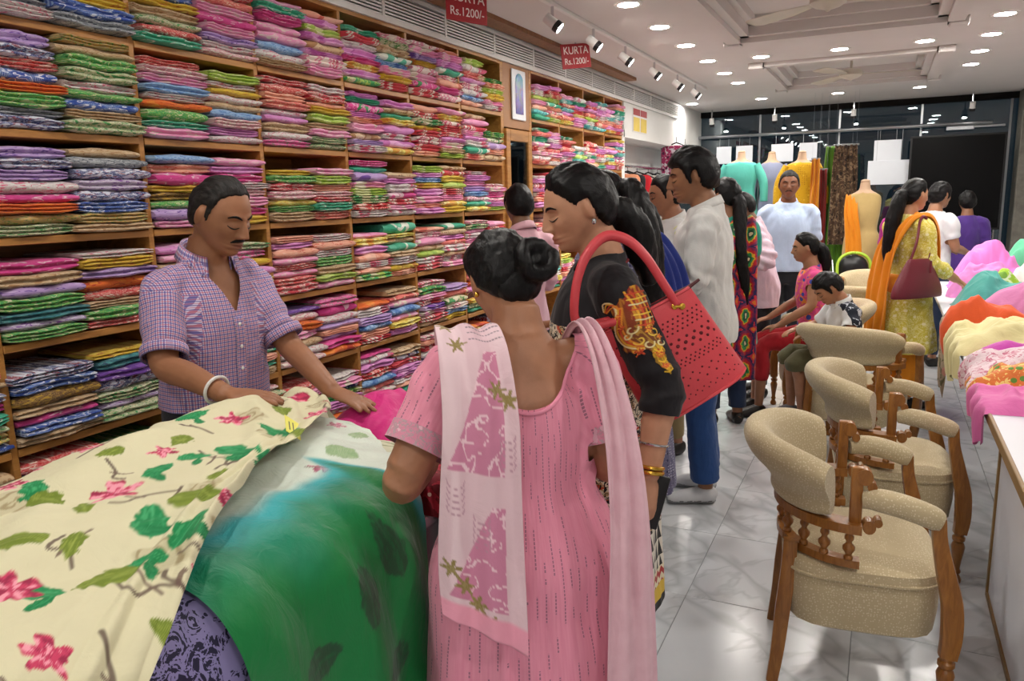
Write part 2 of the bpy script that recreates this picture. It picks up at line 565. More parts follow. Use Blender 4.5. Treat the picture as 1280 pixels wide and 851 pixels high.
# ------------------------------------------------------------------ folded cloth on the shelves
def fold_material(name, c1, c2, c3, motif, kind):
    t = NT('cloth '+name)
    rnd = t.n('ObjectInfo').outputs['Random']
    off = t.math('MULTIPLY', rnd, 61.7)
    v = t.vadd(t.tc(), t.comb(off, t.math('MULTIPLY', rnd, 23.1), t.math('MULTIPLY', rnd, 7.7)))
    s = t.sep(v)
    band = t.noise(t.comb(t.math('MULTIPLY', s[2], 4.0), t.math('MULTIPLY', s[1], 5.0 if kind == 'plain' else 7.0), off), 1.0, 1)
    if kind == 'plain':
        base = t.ramp(band, [(0, lin(c2)), (.36, lin(c1)), (.57, lin(c3)), (.62, lin(c2))], True)
    else:
        base = t.ramp(band, [(0, lin(c3)), (.34, lin(c2)), (.43, lin(c1)), (.56, lin(c3)), (.61, lin(c2))], True)
    if kind == 'dots':
        f = t.lt(t.voro(v, 55, 'F1', 0, .2), .32)
    elif kind == 'floral':
        f = t.gt(t.noise(v, 34, 2, .5, dist=1.5), .56)
    elif kind == 'scroll':
        f = t.lt(t.math('ABSOLUTE', t.math('SUBTRACT', t.noise(v, 28, 1, .5, dist=2.0), .5)), .035)
    elif kind == 'check':
        f = t.gt(t.math('MULTIPLY', t.math('SINE', t.math('MULTIPLY', s[1], 190)), t.math('SINE', t.math('MULTIPLY', s[2], 240))), .25)
    elif kind == 'stripe':
        f = t.gt(t.math('SINE', t.math('MULTIPLY', s[1], 210)), .35)
    else:
        f = t.math('MULTIPLY', t.gt(t.noise(v, 16, 2, .5, dist=1), .66), .7)
    col = t.mix(f, base, lin(motif))
    col = t.mix(t.math('MULTIPLY', t.noise(v, 40, 3), .25), col, t.mix(.5, col, (0.02, .02, .02)))
    t.bump(t.noise(t.map(v, (1, .45, 2.2)), 26, 3, .55, dist=.4), .45, .012)
    return t.out(col, .62, .3, Sheen_Weight=.1)

FABS = dict(
 navy=('#27306f', '#dfe0ea', '#8c2d3a', '#c8cfe6', 'floral'),
 cream_green=('#dcd7bb', '#cfc7a0', '#2d8a4b', '#4f8f3f', 'floral'),
 maroon=('#6d1731', '#8f2743', '#2f2230', '#c58a8e', 'scroll'),
 orange=('#e2691f', '#e8862e', '#b8391f', '#f0b04a', 'plain'),
 beige=('#b59a6c', '#c9b186', '#2e8a3c', '#e2b23a', 'floral'),
 teal=('#2a6f7c', '#3f8f93', '#274b66', '#79b6b0', 'dots'),
 blue_dotted=('#2b4aa0', '#3c5fb4', '#e4e4ee', '#b8d2ec', 'dots'),
 black_cream=('#22201f', '#d8d2bd', '#7a2a2c', '#d9cfb2', 'scroll'),
 white_purple=('#e2dde6', '#cfc4d8', '#7d4aa0', '#8a4f9e', 'check'),
 green=('#23904a', '#3da45c', '#d8d4b2', '#a9c95a', 'floral'),
 brown_gold=('#5b3a24', '#7b5632', '#c39a2e', '#c9a24b', 'floral'),
 red=('#c8262c', '#d63a3a', '#e9d6c6', '#eab8ae', 'floral'),
 orange_red=('#d8401f', '#e25a2b', '#d8401f', '#e4642c', 'plain'),
 mustard=('#d6b22c', '#e3c64c', '#c07a2a', '#b3762a', 'plain'),
 pink=('#ee9cc4', '#f2b4d0', '#e6dccb', '#e27fb0', 'plain'),
 orchid=('#de92d0', '#e6add9', '#c873b8', '#d886c8', 'plain'),
 magenta=('#cf3a88', '#dc559a', '#e5c4cf', '#b01f6b', 'plain'),
 hot_pink=('#e04b96', '#ea74ae', '#3d9a58', '#f0a6cb', 'floral'),
 white=('#e6e2dc', '#d9d5d0', '#d65a7a', '#c8b6bb', 'floral'),
 white_red=('#e4d9cd', '#d5404a', '#c22f3d', '#cf4652', 'stripe'),
 peach=('#eeac92', '#f0bda6', '#d66a55', '#e48a72', 'plain'),
 salmon=('#e2746a', '#e98c80', '#f0d9b8', '#d35a58', 'floral'),
 lilac=('#b99ad0', '#cdb4de', '#6f4aa0', '#9a76bb', 'plain'),
 purple=('#6a3a9a', '#8450b0', '#c9b0d8', '#55308a', 'plain'),
 lime=('#a9c64a', '#bdd46a', '#e0e4b0', '#7ea637', 'plain'),
 jade=('#37a884', '#5dbb9c', '#dfe6d8', '#2b8f70', 'plain'),
 aqua=('#5fc0bd', '#86d0c9', '#d8e6e0', '#3f9fa6', 'floral'),
 sky=('#8fb6df', '#aecbe8', '#4a78bd', '#6f9bd0', 'check'),
 lemon=('#e8da6e', '#eee49a', '#dd9a3a', '#d9b83a', 'floral'),
 rose_check=('#df8fa6', '#efe0d6', '#c84a66', '#e9e2da', 'check'),
 tan=('#c7aa83', '#d5bd9a', '#a97d52', '#a9825a', 'dots'),
 grey_print=('#9fa3a8', '#c3c6c9', '#4f5560', '#5c636e', 'scroll'),
)
FNAME = list(FABS)
FMAT = {k: fold_material(k, *v) for k, v in FABS.items()}
NEARP = ['navy', 'cream_green', 'maroon', 'orange', 'beige', 'teal', 'blue_dotted', 'black_cream', 'white_purple', 'green', 'brown_gold', 'red', 'grey_print', 'tan', 'lilac', 'mustard', 'white', 'magenta']
MIDP = ['pink', 'white', 'peach', 'orchid', 'rose_check', 'white_red', 'tan', 'pink', 'orchid', 'white', 'white_red', 'peach', 'salmon', 'lilac', 'lime', 'jade', 'pink', 'orchid', 'rose_check', 'magenta', 'hot_pink', 'lemon', 'mustard', 'red', 'green', 'sky', 'tan', 'cream_green', 'pink', 'white']
FARP = ['orchid', 'pink', 'peach', 'white', 'jade', 'pink', 'aqua', 'peach', 'lime', 'white', 'salmon', 'white_red', 'lemon', 'orchid', 'red']
LOWP = ['purple', 'jade', 'green', 'navy', 'salmon', 'aqua', 'magenta', 'sky', 'white', 'lilac', 'orange', 'pink', 'white_red']

def fold_mesh(seed, lobes=2, puff=1.0):
    r = np.random.default_rng(seed)
    prof = [(-.30, 0), (-.16, -.02), (-.03, .02)]
    for k in range(lobes):
        z0, h = k/lobes, 1/lobes
        w = r.uniform(.0, .012)
        for a in (-.42, -.25, 0, .25, .42):
            prof.append((.006*puff-w-(abs(a)/.42)**2.2*.016, z0+h*(.5+a)))
    prof += [(-.03, .98), (-.16, 1.0), (-.30, .96)]
    prof = np.array(prof)
    ny = 9
    ys = np.linspace(-.5, .5, ny)
    V = []
    ph = r.uniform(0, 6, 4)
    for y in ys:
        e = 1-abs(2*y)**6*.35
        dx = .008*math.sin(y*9+ph[0])+.004*math.sin(y*23+ph[1])
        dz = .10*math.sin(y*7+ph[2])+.05*math.sin(y*17+ph[3])
        for x, z in prof:
            front = max(0, (x+.3)/.3)
            zz = .5+(z-.5)*e*(1+.10*math.sin(y*11+ph[1]+z*2))+dz*(.35+.65*z)*front*.6
            V.append((x+dx*front, y, zz))
    n = len(prof)
    F = gridfaces(ny, n, True)
    F = F[:, ::-1].tolist()
    F.append(list(range(n)))
    F.append([(ny-1)*n+i for i in range(n)][::-1])
    return np.array(V), F
VAR = [fold_mesh(100+i, 2) for i in range(4)]+[fold_mesh(200+i, 1) for i in range(3)]+[fold_mesh(300+i, 3) for i in range(2)]
PUFF = [fold_mesh(400+i, 1, 1.6) for i in range(2)]

items = []      # (dist, y, z, thickness, width, var, fab, rotz, dx, label, shelf, stack)
def stack(y, w, z0, room, pal, shelf_n, stack_n, r, fill, door):
    z = z0+.002
    k = 0
    last = None
    top = z0+room*fill
    while True:
        th = r.uniform(.025, .043)
        if z+th > top:
            if top-z < .021:
                break
            th = top-z
        k += 1
        fab = pal[r.integers(len(pal))]
        if fab == last:
            fab = pal[r.integers(len(pal))]
        last = fab
        items.append(dict(y=y+r.normal(0, .004), z=z, th=th*1.06, w=w*r.uniform(.9, 1.04), var=int(r.integers(len(VAR))), fab=fab, rz=r.normal(0, .022), dx=r.uniform(.0, .032)+(.014 if shelf_n <= 3 else 0), k=k, sh=shelf_n, st=stack_n, door=door))
        z += th
    if r.random() < .28 and room-(z-z0) > .07:
        th = r.uniform(.05, .075)
        fab = pal[r.integers(len(pal))]
        items.append(dict(y=y+r.normal(0, .01), z=z, th=th, w=w*r.uniform(.95, 1.08), var=len(VAR)+int(r.integers(2)), fab=fab, rz=r.normal(0, .05), dx=r.uniform(0, .04), k=k+1, sh=shelf_n, st=stack_n, door=door))

r = np.random.default_rng(21)
rows = list(zip(SH, SH[1:]+[2.45]))
for bi, (a, b) in enumerate(zip(YA, YA[1:])):
    if bi == 0:
        continue
    for ri, (z0, z1) in enumerate(rows):
        if ri == 0 and bi < 6:
            continue
        for si in range(2):
            y = a+(b-a)*(.26+.48*si)
            pal = NEARP if y < 1.98 else (MIDP if y > 2.3 else NEARP+MIDP)
            if ri <= 2 and y > 2.0:
                pal = MIDP+LOWP
            if ri <= 2 and y < 1.98:
                pal = NEARP+LOWP[:4]
            n_up = 7-ri
            n_st = (len(YA)-2-bi)*2+(2-si)
            fill = r.uniform(.93, 1.0) if ri >= 5 else (r.uniform(.80, .97) if ri == 4 else r.uniform(.68, .93))
            if ri == 2 and bi == 2:
                fill = .8
            if y > 4.25 and si == 1 and ri >= 4:
                fill = r.uniform(.5, .8)
            stack(y, .284, z0, z1-z0-.024, pal, n_up, n_st, r, fill, 'mirrored')
for bi, (a, b) in enumerate(zip(YB, YB[1:])):
    for ri, (z0, z1) in enumerate(rows):
        if ri < 2:
            continue
        for si in range(2):
            y = a+(b-a)*(.26+.48*si)
            stack(y, .26, z0, z1-z0-.024, FARP, 7-ri, bi*2+si+1, r, r.uniform(.8, .97) if ri == 6 else r.uniform(.6, .93), 'beyond')
# the 300 that show largest stand alone, the rest is one mass
def dist(i):
    return math.dist((-2.4, i['y'], i['z']), (0, 0, CAM_H))
def hidden(i):
    return i['z'] < .46 or i['y'] < 1.1 or (i['z'] < .8 and i['y'] < 1.36)
items.sort(key=lambda i: (hidden(i), dist(i)))
VM = {}
for n, it in enumerate(items[:300]):
    key = (it['var'], it['fab'])
    if key not in VM:
        me = newmesh('folded_cloth', *(VAR+PUFF)[it['var']], sharp=60)
        me.materials.append(FMAT[it['fab']])
        VM[key] = me
    o = obj('folded_cloth', VM[key], None, None, (-2.40+it['dx'], it['y'], it['z']), (0, 0, it['rz']))
    o.scale = (1, it['w'], it['th'])
    pre = 'folded '+it['fab'].replace('_', ' ')+' cloth'
    tag(o, f"{pre} {ORD[it['k']]} from bottom, {ORD[it['sh']]} shelf from top, {ORD[it['st']]} stack from mirror", 'cloth', 'folded cloths on the tall shelves')
Vs, Fs, Ms, off = [], [], [], 0
for it in items[300:]:
    V, F = (VAR+PUFF)[it['var']]
    V = V*np.array([1, it['w'], it['th']])
    c, s = math.cos(it['rz']), math.sin(it['rz'])
    V = np.stack([V[:, 0]*c-V[:, 1]*s-2.40+it['dx'], V[:, 0]*s+V[:, 1]*c+it['y'], V[:, 2]+it['z']], -1)
    Vs.append(V)
    Fs.extend([[i+off for i in f] for f in F])
    Ms.extend([FNAME.index(it['fab'])]*len(F))
    off += len(V)
me = newmesh('folded_cloth_mass', np.vstack(Vs), Fs, mi=Ms, sharp=60)
for k in FNAME:
    me.materials.append(FMAT[k])
tag(obj('folded_cloth_mass', me), 'further stacks of folded pink, white and green cloth on the receding shelves', 'cloth', kind='stuff')
print('folded', len(items))
# ------------------------------------------------------------------ vertex-print cloth
t = NT('printed cloth')
a = t.n('VertexColor', layer_name='Col').outputs[0]
t.bump(t.noise(t.map(t.tc(), (1, 1, 1)), 14, 4, .55, dist=.8), .25, .02)
m_print = t.out(a, .7, .25, Sheen_Weight=.05)
t = NT('sheer printed cloth')
a = t.n('VertexColor', layer_name='Col').outputs[0]
t.bump(t.noise(t.map(t.tc(), (1, 1, .3)), 22, 4, .55, dist=.8), .35, .02)
m_sheer = t.out(a, .5, .3, Sheen_Weight=.2)

def paint_over(C, mask, col, f=1.0):
    k = (np.clip(mask, 0, 1)*f)[..., None]
    C[:] = C*(1-k)+np.array(lin(col))*k

def local(fn):
    """run a motif only on the grid points close to it"""
    def run(C, U, W, cu, cw, R, *a, **k):
        m = np.nonzero((np.abs(U-cu) < R*1.45) & (np.abs(W-cw) < R*1.45))
        if len(m[0]) == 0:
            return
        c = C[m]
        fn(c, U[m], W[m], cu, cw, R, *a, **k)
        C[m] = c
    return run

@local
def p_leaf(C, U, W, cu, cw, L, ang, col, rib, seed, wid=.42):
    du, dw = U-cu, W-cw
    x = (du*math.cos(ang)+dw*math.sin(ang))/L
    y = (-du*math.sin(ang)+dw*math.cos(ang))/L
    n = fbm(np.stack([x*4+seed, y*4, 0*x], -1), 2)*.13
    half = wid*np.sin(np.pi*np.clip((x+1)/2, 0, 1)**.75)**.8
    ins = sstep(-.02, .05, half+n-np.abs(y))*(np.abs(x) < 1.1)
    streak = fbm(np.stack([x*3+seed, y*14, 0*x+seed], -1), 2)
    paint_over(C, ins, col)
    paint_over(C, ins*sstep(.1, .5, streak), rib, .55)
    paint_over(C, ins*sstep(.05, .02, np.abs(y)), rib, .5)

@local
def p_flower(C, U, W, cu, cw, R, seed, col='#c33a5e', dark='#8e1f42', light='#eda6b4'):
    du, dw = (U-cu)/R, (W-cw)/R
    r_, th = np.hypot(du, dw), np.arctan2(dw, du)
    edge = .72+.2*np.cos(5*th+seed)+.12*np.cos(9*th+seed*3)+.12*fbm(np.stack([du*3+seed, dw*3, 0*du], -1), 2)
    ins = sstep(-.03, .05, edge-r_)
    paint_over(C, ins, col)
    w = fbm(np.stack([th*2.2+seed, r_*3.5, 0*r_+seed], -1), 3)
    paint_over(C, ins*sstep(.12, .3, w), light, .8)
    paint_over(C, ins*sstep(-.2, -.45, w), dark, .9)

@local
def p_rose(C, U, W, cu, cw, R, seed, col):
    du, dw = (U-cu)/R, (W-cw)/R
    r_, th = np.hypot(du, dw), np.arctan2(dw, du)
    ins = sstep(0, .15, .85+.12*np.cos(6*th+seed)-r_)
    ringy = np.sin(r_*13+1.8*np.sin(th*2+seed)+2*fbm(np.stack([du*2+seed, dw*2, 0*du], -1), 2))
    paint_over(C, ins, col, .30)
    paint_over(C, ins*sstep(.35, .9, ringy), col, .75)

@local
def p_curve(C, U, W, cu, cw, R, P, wdt, col):
    d = np.full(U.shape, 9.)
    for a, b in zip(P, P[1:]):
        ab = b-a
        tt = np.clip(((U-a[0])*ab[0]+(W-a[1])*ab[1])/(ab@ab+1e-12), 0, 1)
        d = np.minimum(d, np.hypot(U-a[0]-tt*ab[0], W-a[1]-tt*ab[1]))
    paint_over(C, sstep(wdt, wdt*.5, d), col, .9)

def p_stem(C, U, W, pts, wdt, col):
    P = catmull(pts, 6)
    c = (P.max(0)+P.min(0))/2
    p_curve(C, U, W, c[0], c[1], np.abs(P-c).max()+wdt*2, P, wdt, col)

# ------------------------------------------------------------------ the long white sales counter with the fabric heap
m_lam = plain('white laminate', '#dedfe6', .35, .45, .01)
m_edge = plain('brown edging', '#8a6a3c', .45)
ct = thing('sales_counter', 'long white sales counter under the heaped cloth before the salesman', 'counter', (-1.24, 0, 0))
flat('top', bevelbox(-.27, .28, .05, 2.68, .77, .80, .004, 1), m_lam, ct)
flat('front_panel', box(.245, .265, .07, 2.66, .04, .77), m_lam, ct)
flat('end_panel', box(-.25, .245, 2.64, 2.66, .04, .77), m_lam, ct)
flat('end_panel', box(-.25, .245, .07, .09, .04, .77), m_lam, ct)
flat('plinth', box(-.22, .23, .1, 2.62, 0, .04), m_lam, ct)

ct = thing('sales_counter', 'white counter set back past the woman in black', 'counter', (-1.36, 2.75, 0))
flat('top', bevelbox(-.22, .22, 0, 1.45, .77, .80, .004, 1), m_lam, ct)
flat('front_panel', box(.185, .205, .02, 1.43, .04, .77), m_lam, ct)
flat('end_panel', box(-.2, .185, 1.41, 1.43, .04, .77), m_lam, ct)
flat('plinth', box(-.18, .17, .03, 1.40, 0, .04), m_lam, ct)

RX = [.2, .83, 1.09, 1.41, 1.6, 1.76, 1.95]
RZ = [.94, .965, 1.0, 1.01, .962, .89, .85]
R2 = [.94, .955, .96, .945, .905, .865, .84]
def section(y):
    r1, r2 = interp(y, RX, RZ), interp(y, RX, R2)
    P = np.array([(-1.585, .80), (-1.57, .93), (-1.49, r1), (-1.30, r1*.55+r2*.45), (-1.11, r2), (-.985, r2-.015), (-.925, r2-.085), (-.91, .72), (-.905, .45), (-.90, .18)])
    return P
def sheet(name, label, s0, s1, ya, yb, off, mat, ns, ny, fold, colour=None, thick=.003):
    ss = np.linspace(s0, s1, ns)
    SUB = 10
    V = np.zeros((ns, ny, 3))
    A = np.zeros((ns, ny))
    Yg = np.zeros((ns, ny))
    for i, s in enumerate(ss):
        Yg[i] = np.linspace(ya(s), yb(s), ny)
    ygrid = np.linspace(.05, 2.0, 60)
    table = np.array([catmull(section(y), SUB) for y in ygrid])        # (60, 91, 2)
    tg = np.gradient(table, axis=1)
    tg /= np.linalg.norm(tg, axis=2, keepdims=True)+1e-9
    nrm_ = np.stack([-tg[..., 1], tg[..., 0]], -1)
    ln = np.concatenate([np.zeros((60, 1)), np.cumsum(np.linalg.norm(np.diff(table, axis=1), axis=2), 1)], 1)
    ln = ln-ln[:, 2*SUB:2*SUB+1]
    fi = np.clip((Yg-.05)/1.95*59, 0, 58.999)
    i0 = fi.astype(int); fr = fi-i0
    sj = np.clip(ss*SUB, 0, table.shape[1]-1.001)
    j0 = sj.astype(int)[:, None]+0*i0; jf = (sj-sj.astype(int))[:, None]+0*fr
    def look(T_):
        ex = (lambda q: q[..., None]) if T_.ndim == 3 else (lambda q: q)
        return (T_[i0, j0]*ex((1-fr)*(1-jf))+T_[i0+1, j0]*ex(fr*(1-jf))+T_[i0, j0+1]*ex((1-fr)*jf)+T_[i0+1, j0+1]*ex(fr*jf))
    xz, nn, A = look(table), look(nrm_), look(ln)
    h = off+fold(A, Yg, ss[:, None])
    V[..., 0] = xz[..., 0]+nn[..., 0]*h
    V[..., 2] = xz[..., 1]+nn[..., 1]*h
    V[..., 1] = Yg
    col = None
    if colour:
        col = colour(A, Yg).reshape(-1, 3)
    F = gridfaces(ns, ny)
    me = newmesh(name, V.reshape(-1, 3), F[:, ::-1], col=col)
    o = obj(name, me, mat)
    if label:
        tag(o, label, 'cloth')
    return o

GL = [(-1.24, 1.17, 0.064), (-1.13, 0.86, 0.058), (-1.3, 1.01, 0.041), (-1.29, 1.1, 0.035), (-1.27, 1.33, 0.057), (-1.11, 1.11, 0.041), (-1.04, 0.86, 0.047), (-1.04, 0.77, 0.033), (-1.1, 0.64, 0.041), (-1.44, 0.85, 0.043), (-1.50, 1.49, 0.045), (-1.49, 1.29, 0.037)]
OL = [(-1.12, 0.95, 0.052), (-1.53, 1.5, 0.051), (-1.05, 0.71, 0.045), (-1.37, 0.83, 0.045), (-1.17, 1.05, 0.03), (-1.25, 0.69, 0.057), (-1.38, 1.46, 0.038), (-0.91, 0.54, 0.03), (-0.93, 0.68, 0.029), (-1.39, 1.15, 0.037), (-1.19, 1.34, 0.043), (-1.28, 0.84, 0.03), (-1.42, 1.0, 0.031)]
PL = [(-1.29, 0.91, 0.056), (-1.41, 1.32, 0.041), (-1.03, 0.95, 0.037), (-1.3, 1.5, 0.038), (-1.14, 0.62, 0.049), (-0.98, 0.55, 0.032), (-0.95, 0.79, 0.032), (-1.50, 0.85, 0.033), (-1.36, 1.08, 0.032), (-1.5, 1.02, 0.032)]
def cream_colour(A, Y):
    U = A-1.49
    C = np.zeros(A.shape+(3,))
    C[:] = lin('#d2ccaa')
    rr = np.random.default_rng(5)
    for k in range(34):
        p_rose(C, U, Y, rr.uniform(-1.6, -.7), rr.uniform(.2, 1.75), rr.uniform(.035, .06), k*1.7, '#8f7d58')
    for k in range(34):
        x, y, an, L = rr.uniform(-1.58, -.8), rr.uniform(.25, 1.7), rr.uniform(0, 6.28), rr.uniform(.035, .06)
        d = np.array([math.cos(an), math.sin(an)]); e = np.array([-d[1], d[0]])*rr.uniform(-.02, .02)
        p = np.array([x, y])
        p_stem(C, U, Y, [p-d*L, p+e, p+d*L*.6, p+d*L+e*2], .0042, '#5d4a42')
        p_stem(C, U, Y, [p, p+d*L*.4+e*2.5, p+d*L*.5+e*4], .0035, '#6a544a')
    taken = [q[:2] for q in GL+OL+PL]
    for k in range(220):
        x, y = rr.uniform(-1.56, -.75), rr.uniform(.2, 1.7)
        if min(math.hypot(x-q[0], y-q[1]) for q in taken) < .095:
            continue
        taken.append((x, y))
        if len(taken) % 3 == 0:
            p_flower(C, U, Y, x, y, rr.uniform(.026, .04), k)
        else:
            c_ = [('#128048', '#4fae74'), ('#6d7f28', '#98a64c')][len(taken) % 2]
            p_leaf(C, U, Y, x, y, rr.uniform(.034, .05), rr.uniform(0, 6), *c_, k, .5)
    for k, (x, y, L) in enumerate(GL):
        p_leaf(C, U, Y, x, y, L, k*2.4, '#128048', '#4fae74', k*3.1, .55)
        p_leaf(C, U, Y, x+.03, y-.02, L*.6, k*2.4+1.3, '#0d7440', '#3b9c64', k*1.1+2, .5)
    for k, (x, y, L) in enumerate(OL):
        p_leaf(C, U, Y, x, y, L, k*1.9+.6, '#6d7f28', '#98a64c', k*2.3+5, .6)
    for k, (x, y, L) in enumerate(PL):
        p_flower(C, U, Y, x, y, L, k*1.3)
    for k in range(9):
        x, y = -.72+.09*(k % 3), .25+.11*k
        p_leaf(C, U, Y, x-.1, y, .05, k*2.1, ['#128048', '#6d7f28', '#0d7440'][k % 3], '#8fae4c', k*4.1, .55)
    return C

def edge_roll(Yg, yb, w=.05, h=.018):
    return h*np.exp(-((yb-Yg-w*.7)/w)**2)
def yb_cream(s):
    return float(interp(s, [0, 1.6, 2.2, 3, 4, 5, 5.6, 6.3, 7, 8], [1.80, 1.79, 1.75, 1.55, 1.10, .80, .66, .50, .38, .25]))
def cream_fold(A, Y, s):
    yb = np.vectorize(yb_cream)(s)
    q = A*1.0-Y*.55
    w = .011*fbm(np.stack([q*9, (A*.55+Y)*2.2, 0*A], -1), 3)+.004*fbm(np.stack([A*4, Y*5, 0*A+3], -1), 2)
    rolls = .016*np.maximum(0, np.sin((yb-Y)*46+A*4+1.2*fbm(np.stack([A*4, Y*3, 0*A+5], -1), 2)))**1.5*sstep(.34, .03, yb-Y)
    rolls = rolls+.012*np.maximum(0, np.sin((A*.75+Y*.62)*23+2.2*fbm(np.stack([A*2.5, Y*2.5, 0*A+9], -1), 2)))**3
    hang = sstep(.55, .75, A)
    return w+rolls+edge_roll(Y, yb)+hang*.012*np.sin(Y*34+A*3)
def green_colour(A, Y):
    C = np.zeros(A.shape+(3,))
    C[:] = lin('#d5dfd2')
    U = A-1.49
    for k, (x, y, L) in enumerate([(-1.12, 1.38, .05), (-1.20, 1.55, .045), (-1.0, 1.22, .04), (-1.32, 1.66, .04)]):
        p_leaf(C, U, Y, x, y, L, k*2, '#8fae7e', '#b3c79e', k*3+1, .6)
    p_flower(C, U, Y, -1.09, 1.27, .034, 2., '#c76a86', '#a34866', '#e3b4c0')
    p_flower(C, U, Y, -1.30, 1.58, .03, 4., '#c76a86', '#a34866', '#e3b4c0')
    p_leaf(C, U, Y, -.96, 1.30, .05, 1.2, '#7d9a55', '#a3b878', 9, .6)
    p_stem(C, U, Y, [(-1.12, 1.25), (-1.06, 1.29), (-1.0, 1.33)], .004, '#6d6a55')
    n = .035*fbm(np.stack([A*5, Y*9, 0*A], -1), 3)+.14*sstep(1.26, 1.33, Y)
    q = A+n-.5*n*0-sstep(1.30, 1.36, Y)*.28
    paint_over(C, sstep(.39, .45, q), '#35aab0')
    paint_over(C, sstep(.44, .52, q), '#0b7d5c')
    paint_over(C, sstep(.50, .60, q), '#067a3a')
    for k, (x, y) in enumerate([(.68, 1.10), (.75, .98), (.62, 1.2), (.86, 1.17)]):
        p_leaf(C, A, Y, x, y, .06, k*1.7, '#1c4a2c', '#0d6a38', k*2+3, .55)
    return C
def yag(s):
    return float(interp(s, [2, 3, 4, 5, 6, 7, 8, 9], [1.30, 1.15, .90, .78, .795, .82, .86, .89]))
def ybg(s):
    return float(interp(s, [2, 3, 4, 5, 6, 7, 8, 9], [1.80, 1.70, 1.52, 1.395, 1.365, 1.37, 1.32, 1.25]))
def green_fold(A, Y, s):
    hang = sstep(.45, .7, A)
    tt = (Y-np.vectorize(yag)(s))/.5
    return .004*fbm(np.stack([A*8, Y*14, 0*A+2], -1), 3)+hang*.008+hang*(.013*np.sin(tt*17+1.5*np.sin(A*6))+.012*np.sin(tt*7+A*4)+.015)*(.4+A)+.006*np.maximum(0, np.sin((A*.5-Y)*40))*(1-hang)
t = NT('purple brocade')
uvs = t.vadd(t.tc(), (0, 0, 0))
sc = t.math('ABSOLUTE', t.math('SUBTRACT', t.noise(uvs, 26, 3, .6, dist=2.6), .5))
f = t.lt(sc, .06)
sp = t.sep(uvs)
band = t.lt(t.math('ABSOLUTE', t.math('SUBTRACT', sp[1], .815)), .036)
f = t.math('MAXIMUM', f, t.math('MULTIPLY', band, t.gt(t.noise(uvs, 40, 2), .42)))
m_brocade = t.out(t.mix(f, lin('#231f3c'), lin('#8f86b8')), .55, .35)
t.bump(t.noise(uvs, 12, 3), .3, .02)
t = NT('olive chiffon')
f = t.gt(t.noise(t.tc(), 9, 2, .5, dist=1.0), .58)
m_olive = t.out(t.mix(f, lin('#cfd0b4'), lin('#98a27c')), .7)
t.bump(t.noise(t.tc(), 14, 4, .55, dist=.8), .4, .02)

def plainfold(k):
    return lambda A, Y, s: .004*fbm(np.stack([A*7+k, Y*9, 0*A+k], -1), 3)
sheet('draped_cloth', 'pale olive chiffon cloth lying under the green and cream cloths', .3, 7.6, lambda s: .12, lambda s: float(interp(s, [0, 2, 3, 4, 5, 6, 7, 8], [1.84, 1.86, 1.86, 1.70, 1.50, 1.36, 1.34, 1.3])), .0, m_olive, 60, 90, plainfold(1))
sheet('draped_cloth', 'purple and black brocade cloth hanging down the counter front', 5, 8.9, lambda s: .30, lambda s: 1.02, .014, m_brocade, 40, 40, lambda A, Y, s: .004*np.sin(Y*40)+.004*fbm(np.stack([A*7, Y*9, 0*A], -1), 2))
sheet('draped_cloth', 'white chiffon cloth shading through turquoise into green over the counter edge', 2.0, 8.7, yag, ybg, .026, m_sheer, 230, 170, green_fold, green_colour)
cream_o = sheet('draped_cloth', 'cream cloth printed with green leaves and pink flowers over the heap', .6, 8.0, lambda s: .12, yb_cream, .054, m_print, 400, 480, cream_fold, cream_colour)
# small yellow price slip on the cream cloth
sl_ = thing('price_slip', 'small yellow paper price slip lying on the cream cloth', 'paper slip', (-1.25, 1.36, 1.1), .9)
_tr = BVHTree.FromPolygons([v.co[:] for v in cream_o.data.vertices], [q.vertices[:] for q in cream_o.data.polygons])
_h = _tr.ray_cast(Vector((-1.25, 1.36, 1.5)), Vector((0, 0, -1)))
if _h[0] is not None:
    sl_.location = _h[0]+Vector((0, 0, .003))
    sl_.rotation_euler = (Vector((0, 0, 1)).rotation_difference(_h[1] if _h[1].z > 0 else -_h[1]).to_matrix()@Matrix.Rotation(.9, 3, 'Z')).to_euler()
flat('paper', box(-.022, .022, -.035, .035, 0, .0015), plain('yellow paper', '#e6df6a', .7), sl_)
flat('writing', join(box(-.012, -.009, -.02, .015, .0015, .0019), box(0, .003, -.02, .02, .0015, .0019), box(.010, .013, -.018, .005, .0015, .0019)), m_black, sl_)

